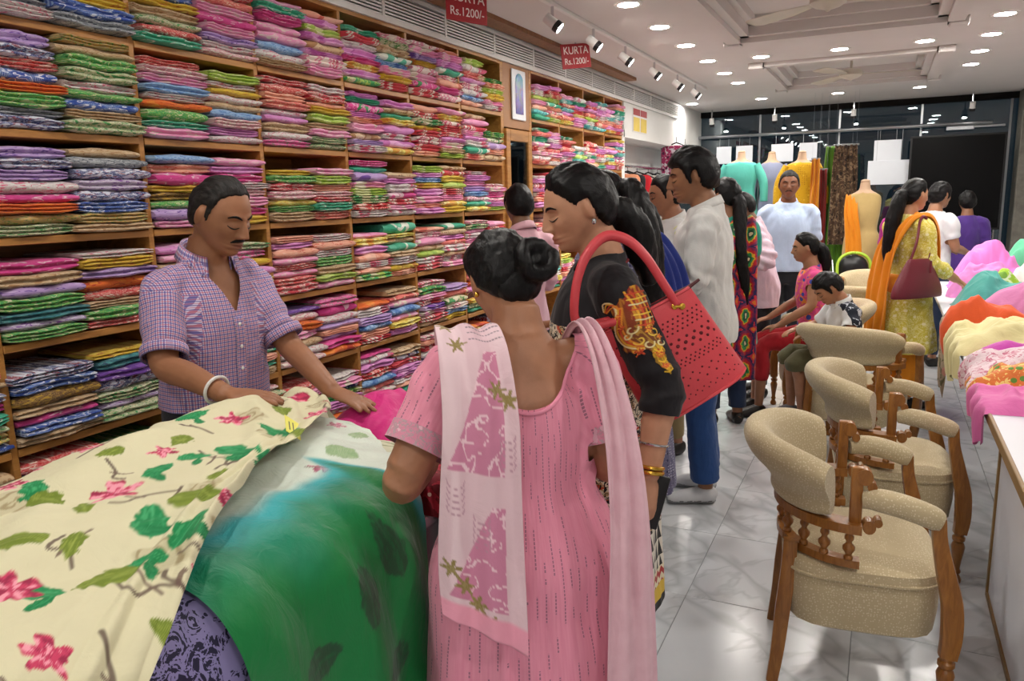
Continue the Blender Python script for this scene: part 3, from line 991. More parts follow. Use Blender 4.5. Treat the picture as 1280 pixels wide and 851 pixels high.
# crumpled cloths on counters
def crumple(label, cx, cy, rx, ry, h, mat, seed, z=.80, edge=None, n=64, rz=0.0, power=2.6, freq=8):
    u, v = np.meshgrid(np.linspace(-1, 1, n), np.linspace(-1, 1, n), indexing='ij')
    k = seed*3.7
    x = u*rx*(1+.16*vnoise(np.stack([v*2+k, 0*u, u*0+k], -1)))
    y = v*ry*(1+.16*vnoise(np.stack([u*2+k, 0*u+5, u*0+k], -1)))
    e = np.clip((1-np.abs(u)**power)*(1-np.abs(v)**power), 0, 1)
    P = np.stack([x*freq+k, y*freq, 0*x+k], -1)
    wr = fbm(P+.9*np.stack([vnoise(P*.6), vnoise(P*.6+9), 0*x], -1), 3)
    ridge = 1-np.abs(vnoise(P*np.array([1.2, .5, 1])+2.2))*2
    Q = np.stack([x*(freq*1.7)+k*2, y*(freq*.8)+.5*wr, 0*x+k], -1)
    crease = 1-np.abs(vnoise(Q+.35*np.stack([vnoise(P*1.3+4), vnoise(P*1.3), 0*x], -1)))*2.2
    zz = h*e**.75*(.70+.30*fbm(np.stack([x*5+k, y*5, 0*x], -1), 2))+e**.8*(h*.14*wr+min(.022, h*.2)*np.clip(ridge, -.3, 1)+min(.016, h*.14)*np.clip(crease, -.4, 1))
    zz = np.maximum(zz, .002)
    c, s = math.cos(rz), math.sin(rz)
    X, Y = cx+x*c-y*s, cy+x*s+y*c
    Z = z+zz
    if edge is not None:
        sg, xe = edge
        d = np.maximum(0, (X-xe)*sg)
        on = sstep(0, .03, d)
        X = np.where(d > 0, xe+sg*(.012+.6*np.minimum(d, .02)+.012*np.sin(Y*50+k)*on+zz*.25*on), X)
        Z = Z*(1-on)+(z+zz*.3+.01-d*1.0)*on
    V = np.stack([X, Y, Z], -1)
    # origin at the thing's own base
    org = np.array([cx, cy, z])
    F = gridfaces(n, n)
    o = obj('crumpled_cloth', newmesh('crumpled_cloth', (V-org).reshape(-1, 3), F), mat, None, tuple(org))
    return tag(o, label, 'cloth')

def print_mat(name, a, b, c, scale=30, kind='floral', rough=.75):
    t = NT(name)
    v = t.tc()
    if kind == 'floral':
        f = t.gt(t.noise(v, scale, 2, .5, dist=1.4), .56)
        g = t.lt(t.voro(v, scale*.7), .28)
    elif kind == 'scroll':
        f = t.lt(t.math('ABSOLUTE', t.math('SUBTRACT', t.noise(v, scale, 1, .5, dist=2.0), .5)), .05)
        g = t.gt(t.noise(v, scale*.6, 2), .62)
    elif kind == 'dots':
        f = t.lt(t.voro(v, scale, 'F1', 0, .3), .3)
        g = t.lt(t.voro(v, scale*.45, 'F1', 0, .6), .2)
    k = t.mix(g, t.mix(f, lin(a), lin(b)), lin(c))
    t.bump(t.noise(v, 16, 4, .55, dist=.6), .35, .02)
    return t.out(k, rough, .25, Sheen_Weight=.1)

m_redfl = print_mat('red white floral', '#d9c6bb', '#8f2637', '#4a3a52', 46)
m_yelfl = print_mat('yellow cream floral', '#e6d9a8', '#e0b832', '#7f9a3e', 26)
m_orgfl = print_mat('orange green floral', '#d87a3c', '#e9d27a', '#5f8f3a', 34)
m_dred = print_mat('dark red floral', '#6f1420', '#a8283a', '#d8b4a8', 22)
crumple('hot pink silk cloth under the salesman\'s palm', -1.36, 1.90, .18, .22, .165, cloth_mat('hot pink silk', '#cf2a7c', .45), 37, rz=.1, freq=6)
crumple('red and white floral cloth bunched beside the hot pink silk', -1.20, 2.08, .16, .20, .17, m_redfl, 2, rz=.5)
crumple('yellow and cream flowered cloth near the pink dress sleeve', -1.12, 2.33, .15, .24, .11, m_yelfl, 3)
crumple('orange and green flowered cloth beneath the yellow cloth', -1.08, 1.90, .15, .15, .07, m_orgfl, 4)
crumple('plain scarlet cloth lying behind the yellow flowered cloth', -1.36, 2.55, .12, .22, .08, cloth_mat('scarlet cloth', '#d2331f', .7), 5)
crumple('dark red floral cloth hanging off the counter by the pink dress', -.97, 1.66, .34, .15, .10, m_dred, 6, edge=(1, -.955), n=64)
crumple('cream cloth heaped on the counter past the woman in black', -1.36, 2.98, .18, .22, .12, m_yelfl, 7)
crumple('salmon cloth heaped near the white shirted man', -1.36, 3.45, .17, .22, .12, cloth_mat('salmon cloth', '#d8756c', .7), 8)
crumple('pale blue cloth at the far end of the set back counter', -1.36, 3.92, .17, .2, .12, cloth_mat('pale blue cloth', '#9db7cf', .7), 9)
# ------------------------------------------------------------------ counters on the other side of the aisle
cb = thing('display_counter', 'white counter with brown edging and a bare end beside the armchairs', 'counter', (.37, 1.0, 0))
flat('top', bevelbox(0, .95, -.6, 2.26, .752, .78, .003, 1), m_lam, cb)
flat('top_edging', bevelbox(-.006, .006, -.6, 2.26, .748, .784, .002, 1), m_edge, cb)
flat('side_panel', box(.075, .095, -.55, 2.25, .0, .752), m_lam, cb)
flat('panel_edging', join(box(.068, .08, 2.235, 2.26, .0, .752), box(.068, .08, -.55, 2.235, .0, .022), box(.068, .08, -.55, 2.235, .735, .752)), m_edge, cb)
flat('back_panel', box(.90, .92, -.55, 2.24, 0, .752), m_lam, cb)
cb2 = thing('display_table', 'long table buried under heaps of bright cloth along the aisle', 'table', (.37, 3.27, 0))
flat('top', bevelbox(0, 1.0, 0, 4.1,   .752, .779, .003, 1), m_lam, cb2)
flat('centre_panel', box(.5, .52, .05, 4.0, 0, .752), m_lam, cb2)
for y in (.1, 3.9):
    flat('leg', box(.86, .92, y, y+.06, 0, .752), m_lam, cb2)
    flat('leg', box(.53, .58, y, y+.06, 0, .752), m_lam, cb2)
ZT = .779
E1 = (-1, .372)
m_pkfl = print_mat('pale pink floral', '#e6cfd6', '#c7798f', '#d9b4be', 34)
m_crfl = print_mat('cream tan print', '#d8cbaa', '#b8a683', '#c9b78f', 30)
m_ylw = cloth_mat('soft yellow cloth', '#ddd29a', .75)
m_bead = print_mat('grey beaded', '#a9b0a4', '#6f7d6a', '#d3d8d2', 60, 'dots')
m_pk = cloth_mat('candy pink cloth', '#e06fae', .7)
m_mau = cloth_mat('mauve pink cloth', '#c778a8', .7)
m_tealc = cloth_mat('teal cloth', '#4fa39a', .7)
m_limec = print_mat('lime printed', '#9cc23c', '#d3dcb4', '#6f9a3a', 14)
m_orch = cloth_mat('orchid cloth', '#d483c8', .7)
m_orgc = cloth_mat('marigold cloth', '#e89a2c', .7)
m_mint = cloth_mat('mint cloth', '#62bd93', .7)
m_whc = cloth_mat('white cloth', '#dddbd8', .75)
m_redor = cloth_mat('vermilion cloth', '#dd5a2f', .75)
crumple('candy pink cloth whose corner hangs off the table by the armchair', .60, 3.22, .36, .20, .10, m_pk, 11, ZT, E1, 72)
crumple('vermilion edged floral cloth tucked under the pale pink cloth', .66, 3.48, .33, .12, .12, m_orgfl, 12, ZT, E1)
crumple('pale pink flowered cloth heaped above the candy pink cloth', .72, 3.62, .40, .20, .19, m_pkfl, 13, ZT, E1, 72)
crumple('grey beaded cloth lying across the magenta folds', .86, 3.92, .28, .13, .17, m_bead, 14, ZT)
crumple('bright magenta cloth peeping out beside the grey beaded cloth', .58, 3.93, .18, .10, .12, cloth_mat('bright magenta cloth', '#cf4fb4', .6), 15, ZT)
crumple('soft yellow cloth hanging broadly over the table edge', .70, 4.40, .48, .34, .15, m_ylw, 16, ZT, E1, 72)
crumple('vermilion cloth between the yellow cloth and the grey printed cloth', .52, 4.86, .27, .12, .18, m_redor, 17, ZT, E1)
crumple('tan printed cloth heaped on top of the yellow cloth', .95, 4.75, .30, .20, .26, m_crfl, 18, ZT)
crumple('beige leaf printed cloth hanging down near the yellow dress', .42, 5.02, .42, .16, .10, print_mat('beige leaf print', '#a89680', '#6f6a4a', '#c98f80', 16), 19, ZT, (-1, .38), 50)
crumple('mauve pink cloth heaped behind the tan printed cloth', .88, 5.25, .36, .24, .26, m_mau, 20, ZT)
crumple('teal cloth rumpled near the hand of the yellow dressed woman', .68, 5.72, .24, .20, .24, m_tealc, 21, ZT)
crumple('sky blue and pink cloth beside the mauve cloth', 1.10, 5.62, .20, .18, .22, cloth_mat('sky pink cloth', '#7fa6d8', .7, col2='#d88fc0'), 22, ZT)
crumple('lime green printed cloth spread behind the teal cloth', .92, 6.08, .32, .16, .26, m_limec, 23, ZT)
crumple('orchid pink cloth heaped behind the lime cloth', .66, 6.42, .22, .18, .30, m_orch, 24, ZT)
crumple('white cloth bundle beside the orchid heap', .90, 6.45, .11, .12, .30, m_whc, 25, ZT)
crumple('marigold orange cloth bundle behind the lime cloth', 1.16, 6.40, .20, .18, .30, m_orgc, 26, ZT)
crumple('long orchid pink roll of cloth by the mint heap', .76, 6.88, .28, .17, .40, cloth_mat('orchid roll', '#dd7fcb', .65), 27, ZT)
crumple('mint green cloth on the crest of the farthermost heap', 1.02, 7.12, .2, .16, .44, m_mint, 28, ZT)
crumple('coral red cloth beside the mint heap', 1.22, 6.95, .13, .14, .34, cloth_mat('coral cloth', '#d85a48', .7), 29, ZT)

# ------------------------------------------------------------------ armchairs
m_cwood = wood('chair wood', '#7a4a1c', '#a06a2f', .3, 1.0, (14, 14, 3))
t = NT('chair upholstery')
v = t.tc()
f = t.lt(t.voro(v, 110, 'F1', 0, .65), .30)
k = t.mix(f, lin('#bfae8c'), lin('#d9ccac'))
k = t.mix(t.math('MULTIPLY', t.noise(v, 10, 3), .35), k, lin('#a3926d'))
t.bump(t.math('ADD', t.noise(v, 300, 2), t.math('MULTIPLY', f, .4)), .25, .004)
m_uph = t.out(k, .85, .2, Sheen_Weight=.2)

def make_chair(label):
    ch = thing('armchair', label, 'chair', (0, 0, 0), 0, 'carved wooden armchairs in the aisle')
    # seat
    obj('seat_base', tube([(0, .02, z) for z in (.235, .25, .33, .41, .425)], [(.235, .235), (.258, .255), (.268, .265), (.268, .265), (.262, .26)], 40, square=4.5), m_uph, ch)
    st = obj('seat', tube([(0, .02, z) for z in (.415, .43, .455, .475, .482)], [(.262, .26), (.276, .274), (.272, .27), (.235, .235), (.12, .12)], 40, square=4), m_uph, ch)
    th = np.linspace(0, 2*math.pi, 61)
    c4, s4 = np.cos(th), np.sin(th)
    m4 = (np.abs(c4)**4.2+np.abs(s4)**4.2)**(1/4.2)
    obj('piping', tube(np.stack([.274*c4/m4, .02+.272*s4/m4, .424+0*th], -1), [.006]*61, 6, side=(0, 0, 1), cap=False), m_uph, st)
    # curved back cushion
    prof = np.array([(-.02, .625), (-.035, .70), (-.04, .80), (-.03, .865), (.005, .895), (.05, .885), (.078, .845), (.075, .79), (.045, .735), (.03, .69), (.034, .645), (.015, .62)])
    prof[:, 1] = .62+(prof[:, 1]-.62)*.86
    prof = catmull(np.vstack([prof, prof[:1]]), 3)[:-1]
    phis = np.radians(np.linspace(-68, 68, 33))
    V = []
    for p in phis:
        drop = .055*(abs(p)/1.19)**2.5
        e = 1-.10*(abs(p)/1.19)**8
        for ro, z in prof:
            R = .280+ro*e+.42*max(0, z-.66)*math.cos(p)
            zz = .76+(z-.76)*e-drop*max(0, (z-.62)/.27)
            V.append(((R-.012)*math.sin(p), -R*math.cos(p)+.005, zz))
    n = len(prof)
    F = gridfaces(len(phis), n, True).tolist()+[list(range(n))[::-1], [(len(phis)-1)*n+i for i in range(n)]]
    obj('backrest', newmesh('backrest', V, F, sharp=50), m_uph, ch)
    def arc(z0, z1, r0, r1, a=88):
        P = []
        ph = np.radians(np.linspace(-a, a, 25))
        for p in ph:
            for r_, z in ((r0, z0), (r1, z0), (r1, z1), (r0, z1)):
                P.append(((r_+.004)*math.sin(p), -r_*math.cos(p)+.005, z))
        return np.array(P), gridfaces(25, 4, True).tolist()+[[0, 1, 2, 3], [96, 99, 98, 97]]
    flat('back_rail', arc(.592, .622, .235, .300), m_cwood, ch)
    flat('lower_rail', arc(.475, .50, .245, .285), m_cwood, ch)
    bal = [(.012, .498), (.016, .503), (.016, .510), (.010, .515), (.013, .522), (.021, .533), (.021, .543), (.011, .553), (.010, .560), (.016, .568), (.016, .576), (.012, .582), (.014, .594)]
    bm_ = newmesh('baluster', *lathe(bal, 12), sharp=50); bm_.materials.append(m_cwood)
    for p in (-80, -62, -44, -22, 0, 22, 44, 62, 80):
        p = math.radians(p)
        obj('baluster', bm_, None, ch, (.28*math.sin(p), -.266*math.cos(p)+.005, 0))
    for s in (-1, 1):
        # carved post at the end of the back cushion with scroll capital
        obj('back_post', join(bevelbox(s*.262-.016, s*.262+.016, -.045, -.005, .615, .80, .006, 2), tube([(s*.262-.021, -.002, .772), (s*.262+.021, -.002, .772)], [.026, .026], 14, side=(0, 0, 1)), tube([(s*.262-.019, .022, .742), (s*.262+.019, .022, .742)], [.016, .016], 12, side=(0, 0, 1)), tube([(s*.262-.021, .02, .612), (s*.262+.021, .02, .612)], [.022, .022], 14, side=(0, 0, 1)), tube([(s*.262-.02, .048, .628), (s*.262+.02, .048, .628)], [.014, .014], 12, side=(0, 0, 1))), m_cwood, ch)
        obj('armrest', tube([(s*.268, .0, .70), (s*.285, .05, .705), (s*.298, .13, .695), (s*.30, .21, .672), (s*.30, .235, .662)], [(.026, .026), (.036, .034), (.038, .035), (.037, .034), (.03, .028)], 16, side=(1, 0, 0), sub=3, square=2.6), m_uph, ch)
        obj('arm_support', tube([(s*.30, .228, .675), (s*.302, .236, .60), (s*.30, .262, .50), (s*.292, .29, .40), (s*.286, .298, .30), (s*.284, .292, .225)], [(.02, .022), (.02, .024), (.021, .030), (.022, .034), (.024, .034), (.024, .030)], 16, side=(1, 0, 0), sub=4, square=6), m_cwood, ch)
        lg = [(.014, 0), (.024, .006), (.026, .02), (.018, .034), (.013, .042), (.02, .05), (.02, .058), (.015, .066), (.019, .10), (.026, .14), (.03, .165), (.024, .18), (.018, .186), (.028, .194), (.028, .206), (.02, .212), (.024, .232)]
        obj('leg', lathe(lg, 16, (s*.284, .29, 0)), m_cwood, ch)
        obj('leg', tube([(s*.196, -.232, .51), (s*.198, -.236, .40), (s*.202, -.25, .26), (s*.204, -.262, .12), (s*.210, -.278, .0)], [(.021, .025), (.022, .027), (.022, .027), (.021, .024), (.019, .021)], 14, side=(1, 0, 0), sub=4, square=7), m_cwood, ch)
    return ch
ch0 = make_chair('beige armchair beside the bare end of the white counter')
def place(o, x, y, heading, label):
    o.location = (x, y, 0)
    o.rotation_euler = (0, 0, math.radians(heading-90))
    o.scale = (.92, .84, .955)
    o['label'] = label
place(ch0, -.035, 2.595, 7, 'beige armchair beside the bare end of the white counter')
for x, y, hd, lb in [(.07, 3.55, 6, 'beige armchair half tucked under the candy pink cloth'),
                     (-.10, 4.84, 68, 'beige armchair with the boy leaning over its back'),
                     (-.10, 6.80, 75, 'beige armchair between the boy and the woman in yellow'),
                     (-.08, 7.66, -95, 'beige armchair by the green trimmed pushchair'),
                     (-.36, 5.62, 196, 'beige armchair under the seated girl')]:
    place(copytree(ch0), x, y, hd, lb)
# ------------------------------------------------------------------ people
def skin_mat(name, col):
    t = NT(name)
    a = t.n('VertexColor', layer_name='Col').outputs[0]
    n = t.noise(t.tc(), 18, 4)
    k = t.mix(1.0, a, t.ramp(n, [(.3, (.88, .86, .85)), (.7, (1.08, 1.06, 1.05))]), 'MULTIPLY')
    t.bump(t.noise(t.tc(), 220, 2), .06, .003)
    return t.out(k, .46, .35)
m_skin = skin_mat('skin', None)
def hair_mat(name, a, b, rough=.34):
    t = NT(name)
    v = t.map(t.tc(), (90, 14, 40))
    f = t.noise(v, 1.6, 4, .6, dist=.5)
    t.bump(f, .4, .005)
    return t.out(t.ramp(f, [(.35, lin(a)), (.75, lin(b))]), rough, .2)
m_hair = hair_mat('black hair', '#050405', '#100e0f', .45)
m_hairg = hair_mat('greying black hair', '#12100f', '#2e2a28', .6)
m_lash = plain('dark lash', '#140d0a', .6)
m_lensg = plain('spectacle wire', '#2a2522', .3)
m_shoe = plain('dark shoe leather', '#1c1715', .4)

def sphere_dirs(nu=112, nv=84):
    return ell((0, 0, 0), (1, 1, 1), nu, nv)
_DIRS = {}
def dirs(nu, nv):
    if (nu, nv) not in _DIRS:
        _DIRS[(nu, nv)] = sphere_dirs(nu, nv)
    return _DIRS[(nu, nv)]

def head_shape(D, fem=0.0, face=True):
    x, y, z = D[:, 0]*.077, D[:, 1]*.097, D[:, 2]*.117
    t_ = sstep(.05, 1, -D[:, 2])
    fr = sstep(.1, .6, D[:, 1])
    x = x*(1-(.26+.07*fem)*t_**1.1)
    y = np.where(D[:, 1] > 0, y*.95, y*1.05)
    y = y*(1-.18*t_)+.022*t_*(D[:, 1] > -.3)
    if face:
        ax = np.abs(x)
        g = lambda v, c, w: np.exp(-((v-c)/w)**2)
        y = y+fr*.020*g(z, -.092, .034)*g(x, 0, .040)
        y = y-fr*.006*g(z, -.076, .009)*g(x, 0, .03)
        y = y-fr*.012*g(ax, .031, .018)*g(z, .008, .014)
        y = y+fr*.0085*g(ax, .031, .013)*g(z, .002, .0085)
        y = y+fr*.0045*g(ax, .027, .022)*g(z, .030, .008)
        prof = np.interp(z, [-.040, -.033, -.026, -.018, .010, .024, .034], [0, .55, 1.0, .95, .40, .18, 0])
        y = y+fr*(.031-.004*fem)*prof*g(x, 0, .0075+.006*np.clip(.03-z, 0, .06)/.06)
        y = y+fr*.010*g(ax, .0125, .0065)*g(z, -.029, .0075)
        y = y+fr*.010*g(x, 0, .026)*(g(z, -.0545, .0058)+1.05*g(z, -.067, .0062))
        y = y-fr*.0065*g(x, 0, .024)*g(z, -.0608, .0024)
        y = y+fr*.006*g(ax, .043, .018)*g(z, -.018, .018)
        y = y-fr*.004*g(ax, .045, .018)*g(z, -.055, .02)
    return np.stack([x, y, z], -1)

HL = dict(short=([-.11, -.05, -.022, -.012, .006, .014, .024, .045, .06, .1], [-.078, -.066, -.05, .03, .03, -.022, -.02, .045, .066, .068]),
          thin=([-.11, -.05, -.022, -.012, .006, .012, .02, .035, .055, .1], [-.070, -.056, -.04, .03, .03, -.012, -.01, .06, .085, .088]),
          thick=([-.11, -.05, -.022, -.012, .006, .014, .026, .045, .06, .1], [-.086, -.074, -.05, .02, .02, -.035, -.03, .040, .050, .052]),
          woman=([-.11, -.05, -.02, -.012, .012, .022, .04, .06, .1], [-.092, -.072, -.03, .02, .02, .012, .042, .062, .066]))

def Rz(a):
    c, s = math.cos(a), math.sin(a)
    return np.array([[c, -s, 0], [s, c, 0], [0, 0, 1]])
def Rx(a):
    c, s = math.cos(a), math.sin(a)
    return np.array([[1, 0, 0], [0, c, -s], [0, s, c]])
def Ry(a):
    c, s = math.cos(a), math.sin(a)
    return np.array([[c, 0, s], [0, 1, 0], [-s, 0, c]])

def hand_parts(wr, d, n, tside, curl, sc=1.0):
    d = nz(d); n = nz(np.asarray(n, float)-np.dot(n, d)*d); w = np.cross(d, n)*tside
    wr = np.asarray(wr, float)
    P = [tube([wr-d*.015*sc, wr+d*.015*sc, wr+d*.05*sc, wr+d*.088*sc, wr+d*.098*sc], [(.026*sc, .021*sc), (.030*sc, .019*sc), (.040*sc, .017*sc), (.040*sc, .0135*sc), (.034*sc, .009*sc)], 14, side=w, sub=2)]
    for i, L in enumerate([.070, .079, .073, .057]):
        p = wr+d*.084*sc+w*(.0305-.0200*i)*sc
        q = [p]; rr = [.0095]
        c0 = curl*(1+.12*i)
        fan = w*(.10-.07*i)
        for ang, fr_, ra in ((.35*c0, .45, .0088), (.95*c0, .32, .0080), (1.45*c0, .23, .0066)):
            dr_ = nz(d*math.cos(ang)+n*math.sin(ang)+fan*max(0, 1-c0))
            p = p+dr_*L*fr_*sc
            q.append(p); rr.append(ra)
        q.append(p+dr_*.003*sc); rr.append(.003)
        P.append(tube(q, [r_*sc for r_ in rr], 10, side=w))
    b = wr+d*.022*sc+w*.024*sc
    t1 = nz(d*.75+w*.60+n*(.25+.3*curl))
    t2 = nz(d*.95+w*.25+n*(.25+.6*curl))
    P.append(tube([b, b+t1*.045*sc, b+t1*.045*sc+t2*.026*sc, b+t1*.045*sc+t2*.042*sc], [.0125*sc, .011*sc, .0095*sc, .005*sc], 10, side=n))
    return P

MALE = [(.80, 0, .135, .10), (.90, 0, .162, .115), (1.0, .004, .150, .108), (1.08, .008, .142, .106), (1.2, .008, .158, .112), (1.3, -.002, .158, .106), (1.37, -.012, .124, .082), (1.42, -.014, .082, .064), (1.455, -.012, .064, .060), (1.50, -.006, .054, .055)]
FEM = [(.80, 0, .14, .105), (.90, -.005, .168, .120), (1.0, .0, .148, .108), (1.08, .006, .126, .100), (1.2, .010, .140, .112), (1.3, .002, .136, .102), (1.37, -.012, .108, .076), (1.42, -.014, .072, .058), (1.455, -.012, .056, .054), (1.50, -.006, .048, .050)]

class Person:
    def __init__(s, label, loc, heading, H=1.7, skin='#8a5a3c', fem=False, g=1.0, lean=0.0, arms=None, seat=None, legs=None, head=(0, 0, 0), hand=None, voxel=.008, group=None, hs=1.0, gz=None, feet=True, shoulder=None):
        s.root = thing('person', label, 'person', (loc[0], loc[1], 0), math.radians(heading-90), group)
        s.s = k = H/1.7
        s.g, s.fem, s.skin, s.vox = g, fem, skin, voxel
        s.lean = math.radians(lean)
        s.dz = 0 if seat is None else seat-.86*k
        base = FEM if fem else MALE
        s.spine = []
        for z, y, rx, ry in base:
            gg = g if z < 1.36 else (1+(g-1)*.5 if z < 1.43 else 1+(g-1)*.3)
            if gz:
                gg *= float(np.interp(z, *gz))
            p = s.T((0, y*k, z*k))
            s.spine.append((p[0], p[1], p[2], rx*k*gg, ry*k*gg))
        sw = shoulder or ((.152 if fem else .172)*(1+(g-1)*.5))
        shz = 1.352
        a = dict(R=None, L=None)
        a.update(arms or {})
        s.arm = {}
        for key, sg in (('R', 1), ('L', -1)):
            sh = s.T((sg*sw*k, -.012*k, shz*k))
            v = a[key]
            if v is None or v == 'down':
                el, wr, hd, pn = (sg*(sw+.055)*k, -.02*k, 1.11*k), (sg*(sw+.06)*k, .04*k, .87*k), (0, .12, -1), (-sg, 0, 0)
                el, wr = s.T(el), s.T(wr)
            elif v == 'front':
                el, wr, hd, pn = s.T((sg*(sw+.045)*k, .03*k, 1.12*k)), s.T((sg*(sw-.04)*k, .25*k, 1.06*k)), (-sg*.2, 1, -.1), (0, 0, -1)
            else:
                sh = np.array(v['sh']) if 'sh' in v else sh
                el, wr, hd, pn = v['el'], v['wr'], v.get('hd', (0, 1, 0)), v.get('pn', (0, 0, -1))
            s.arm[key] = dict(sh=np.array(sh), el=np.array(el), wr=np.array(wr), hd=np.array(hd, float), pn=np.array(pn, float), curl=(hand or {}).get(key, .5))
        s.leg = {}
        lg = dict(R=None, L=None); lg.update(legs or {})
        for key, sg in (('R', 1), ('L', -1)):
            hp = np.array((sg*.085*k*(1+(g-1)*.4), 0, .86*k+s.dz))
            if lg[key] is None:
                kn, an, toe = np.array((sg*.09*k, .02*k, .47*k)), np.array((sg*.095*k, -.015*k, .085*k)), np.array((sg*.13*k, .20*k, .025))
                if seat is not None:
                    kn, an, toe = np.array((sg*.10*k, .40*k, seat+.03)), np.array((sg*.10*k, .38*k, .085*k)), np.array((sg*.12*k, .58*k, .025))
            else:
                kn, an, toe = [np.array(q, float) for q in lg[key]]
            s.leg[key] = (hp, kn, an, toe)
        # head
        yaw, pitch, roll = [math.radians(q) for q in head]
        s.HR = Rz(yaw)@Rx(-pitch)@Ry(roll)
        s.hs = k*hs*(.96 if fem else 1.0)
        nk = s.T((0, -.004*k, 1.475*k))
        s.HC = nk+s.HR@np.array((0, .022*k, .110*s.hs))
        s.nk = nk
    def T(s, p):
        x, y, z = p
        z0 = .95*s.s
        if z > z0:
            y, z = y+(z-z0)*math.sin(s.lean), z0+(z-z0)*math.cos(s.lean)
        return np.array((x, y, z+s.dz))
    def H(s, P):
        return np.asarray(P)*s.hs@s.HR.T+s.HC
    def rk(s):
        return s.s*(1+(s.g-1)*.55)
    def armtube(s, key, f0=0.0, f1=2.0, ease=0.0, n=14, flare=0.0):
        a = s.arm[key]; r_ = s.rk()
        inn = a['sh']*.55+np.array(s.spine[6][:3])*.45
        q = [(inn, .050*r_), (a['sh'], .054*r_), (a['sh']*.55+a['el']*.45, .049*r_), (a['el'], .0415*r_), (a['el']*.6+a['wr']*.4, .039*r_), (a['wr'], .0275*r_)]
        tt = np.array([-.4, 0, .45, 1, 1.4, 2.0])
        ts = np.unique(np.concatenate([tt[tt < f1], [f1]]))
        P = np.array([w[0] for w in q]); R = np.array([w[1] for w in q])
        pts = np.stack([np.interp(ts, tt, P[:, i]) for i in range(3)], -1)
        rad = np.interp(ts, tt, R)+ease+flare*np.clip(ts-.2, 0, 2)
        return tube(pts, [(x, x) for x in rad], n, side=(0, .3, 1), sub=4)
    def legtube(s, key, f1=2.0, ease=0.0, low=None):
        hp, kn, an, toe = s.leg[key]; r_ = s.rk()
        q = [(hp+np.array((0, 0, .03)), .088*r_), (hp*.6+kn*.4, .080*r_), (kn, .056*r_), (kn*.65+an*.35, .055*r_), (an, .036*r_)]
        tt = np.array([-.05, .4, 1, 1.35, 2])
        ts = np.unique(np.concatenate([tt[tt < f1], [f1]]))
        P = np.array([w[0] for w in q]); R = np.array([w[1] for w in q])
        pts = np.stack([np.interp(ts, tt, P[:, i]) for i in range(3)], -1)
        rad = np.interp(ts, tt, R)+ease
        if low is not None:
            rad = np.maximum(rad, np.interp(ts, [0, 1, 2], [0, low, low]))
        return tube(pts, rad, 14, side=(1, 0, 0), sub=3)
    def foot(s, key, ease=0.0, z0=0.0):
        hp, kn, an, toe = s.leg[key]
        d = toe-an; d[2] = 0
        d = nz(d)
        L = .235*s.s
        h = np.array((an[0], an[1], 0))-d*.05*s.s
        b = np.array((0, 0, toe[2]-.025))
        pts = [h+b+(0, 0, .035), h+b+d*.03+(0, 0, .042), h+b+d*L*.45+(0, 0, .040), h+b+d*L*.8+(0, 0, .026), h+b+d*L+(0, 0, .02)]
        e = ease
        return [tube(pts, [(.022+e, .028+e), (.033+e, .038+e), (.036+e, .034+e), (.041+e, .022+e), (.024+e, .012+e)], 14, side=np.cross(d, (0, 0, 1)), sub=2),
                tube([an, np.array((an[0], an[1], 0))+b+(0, 0, .04)], [.034*s.rk()+e, .036*s.rk()+e], 12)]
    def build_body(s, lips='#7a3a34', moustache=False, ears=True, nose=1.0, feet=True):
        P = [tube([q[:3] for q in s.spine], [q[3:] for q in s.spine], 22, side=(1, 0, 0), sub=3)]
        for key, ts in (('R', -1), ('L', 1)):
            P.append(s.armtube(key))
            P.append(ell(s.arm[key]['sh'], np.array((.054, .056, .052))*s.rk(), 14, 10))
            a = s.arm[key]
            P += hand_parts(a['wr'], a['hd'], a['pn'], ts, a['curl'], s.s*(.93 if s.fem else 1.0))
            P.append(s.legtube(key))
            P += s.foot(key)
        neck = s.H((0, -.012, -.055))
        P.append(tube([s.T((0, -.016*s.s, 1.42*s.s)), s.nk*.5+neck*.5+np.array((0, -.004, 0)), neck, s.H((0, -.01, .0))], [.066*s.s, (.052*s.s, .054*s.s), (.050*s.s, .054*s.s), .04*s.s], 16, sub=3))
        D, F = dirs(160, 128)
        s.HV = head_shape(D, 1.0 if s.fem else 0.0)
        P.append((s.H(s.HV), F))
        if ears:
            for sg in (-1, 1):
                c = np.array((sg*.0775, -.012, -.004))
                P.append(ell(s.H(c), np.array((.010, .018, .031))*s.hs, 14, 10, s.HR@Rz(-sg*.45)@Rx(-.15)))
        V, G = union(P, s.vox, 2, .45)
        # the face keeps its modelled relief: finer mesh there, laid onto the head shape
        G = G.tolist()
        L = (V-s.HC)@s.HR/s.hs
        fm = lambda q: (q[:, 1] > .035) & (np.abs(q[:, 0]) < .062) & (q[:, 2] > -.104) & (q[:, 2] < .07) & (q[:, 1] < .2)
        if s.vox < .0095:
            for _ in range(2 if s.vox > .0065 else 1):
                bm = bmesh.new()
                vs = [bm.verts.new(q) for q in V]
                for q in G:
                    bm.faces.new([vs[i] for i in q])
                bm.verts.index_update()
                sel = fm(L)
                ed = [e for e in bm.edges if sel[e.verts[0].index] and sel[e.verts[1].index]]
                bmesh.ops.subdivide_edges(bm, edges=ed, cuts=1, use_grid_fill=True)
                bm.verts.index_update()
                V = np.array([v.co[:] for v in bm.verts])
                G = [[v.index for v in f.verts] for f in bm.faces]
                bm.free()
                L = (V-s.HC)@s.HR/s.hs
        tr_ = BVHTree.FromPolygons(s.H(s.HV).tolist(), [list(f) for f in F])
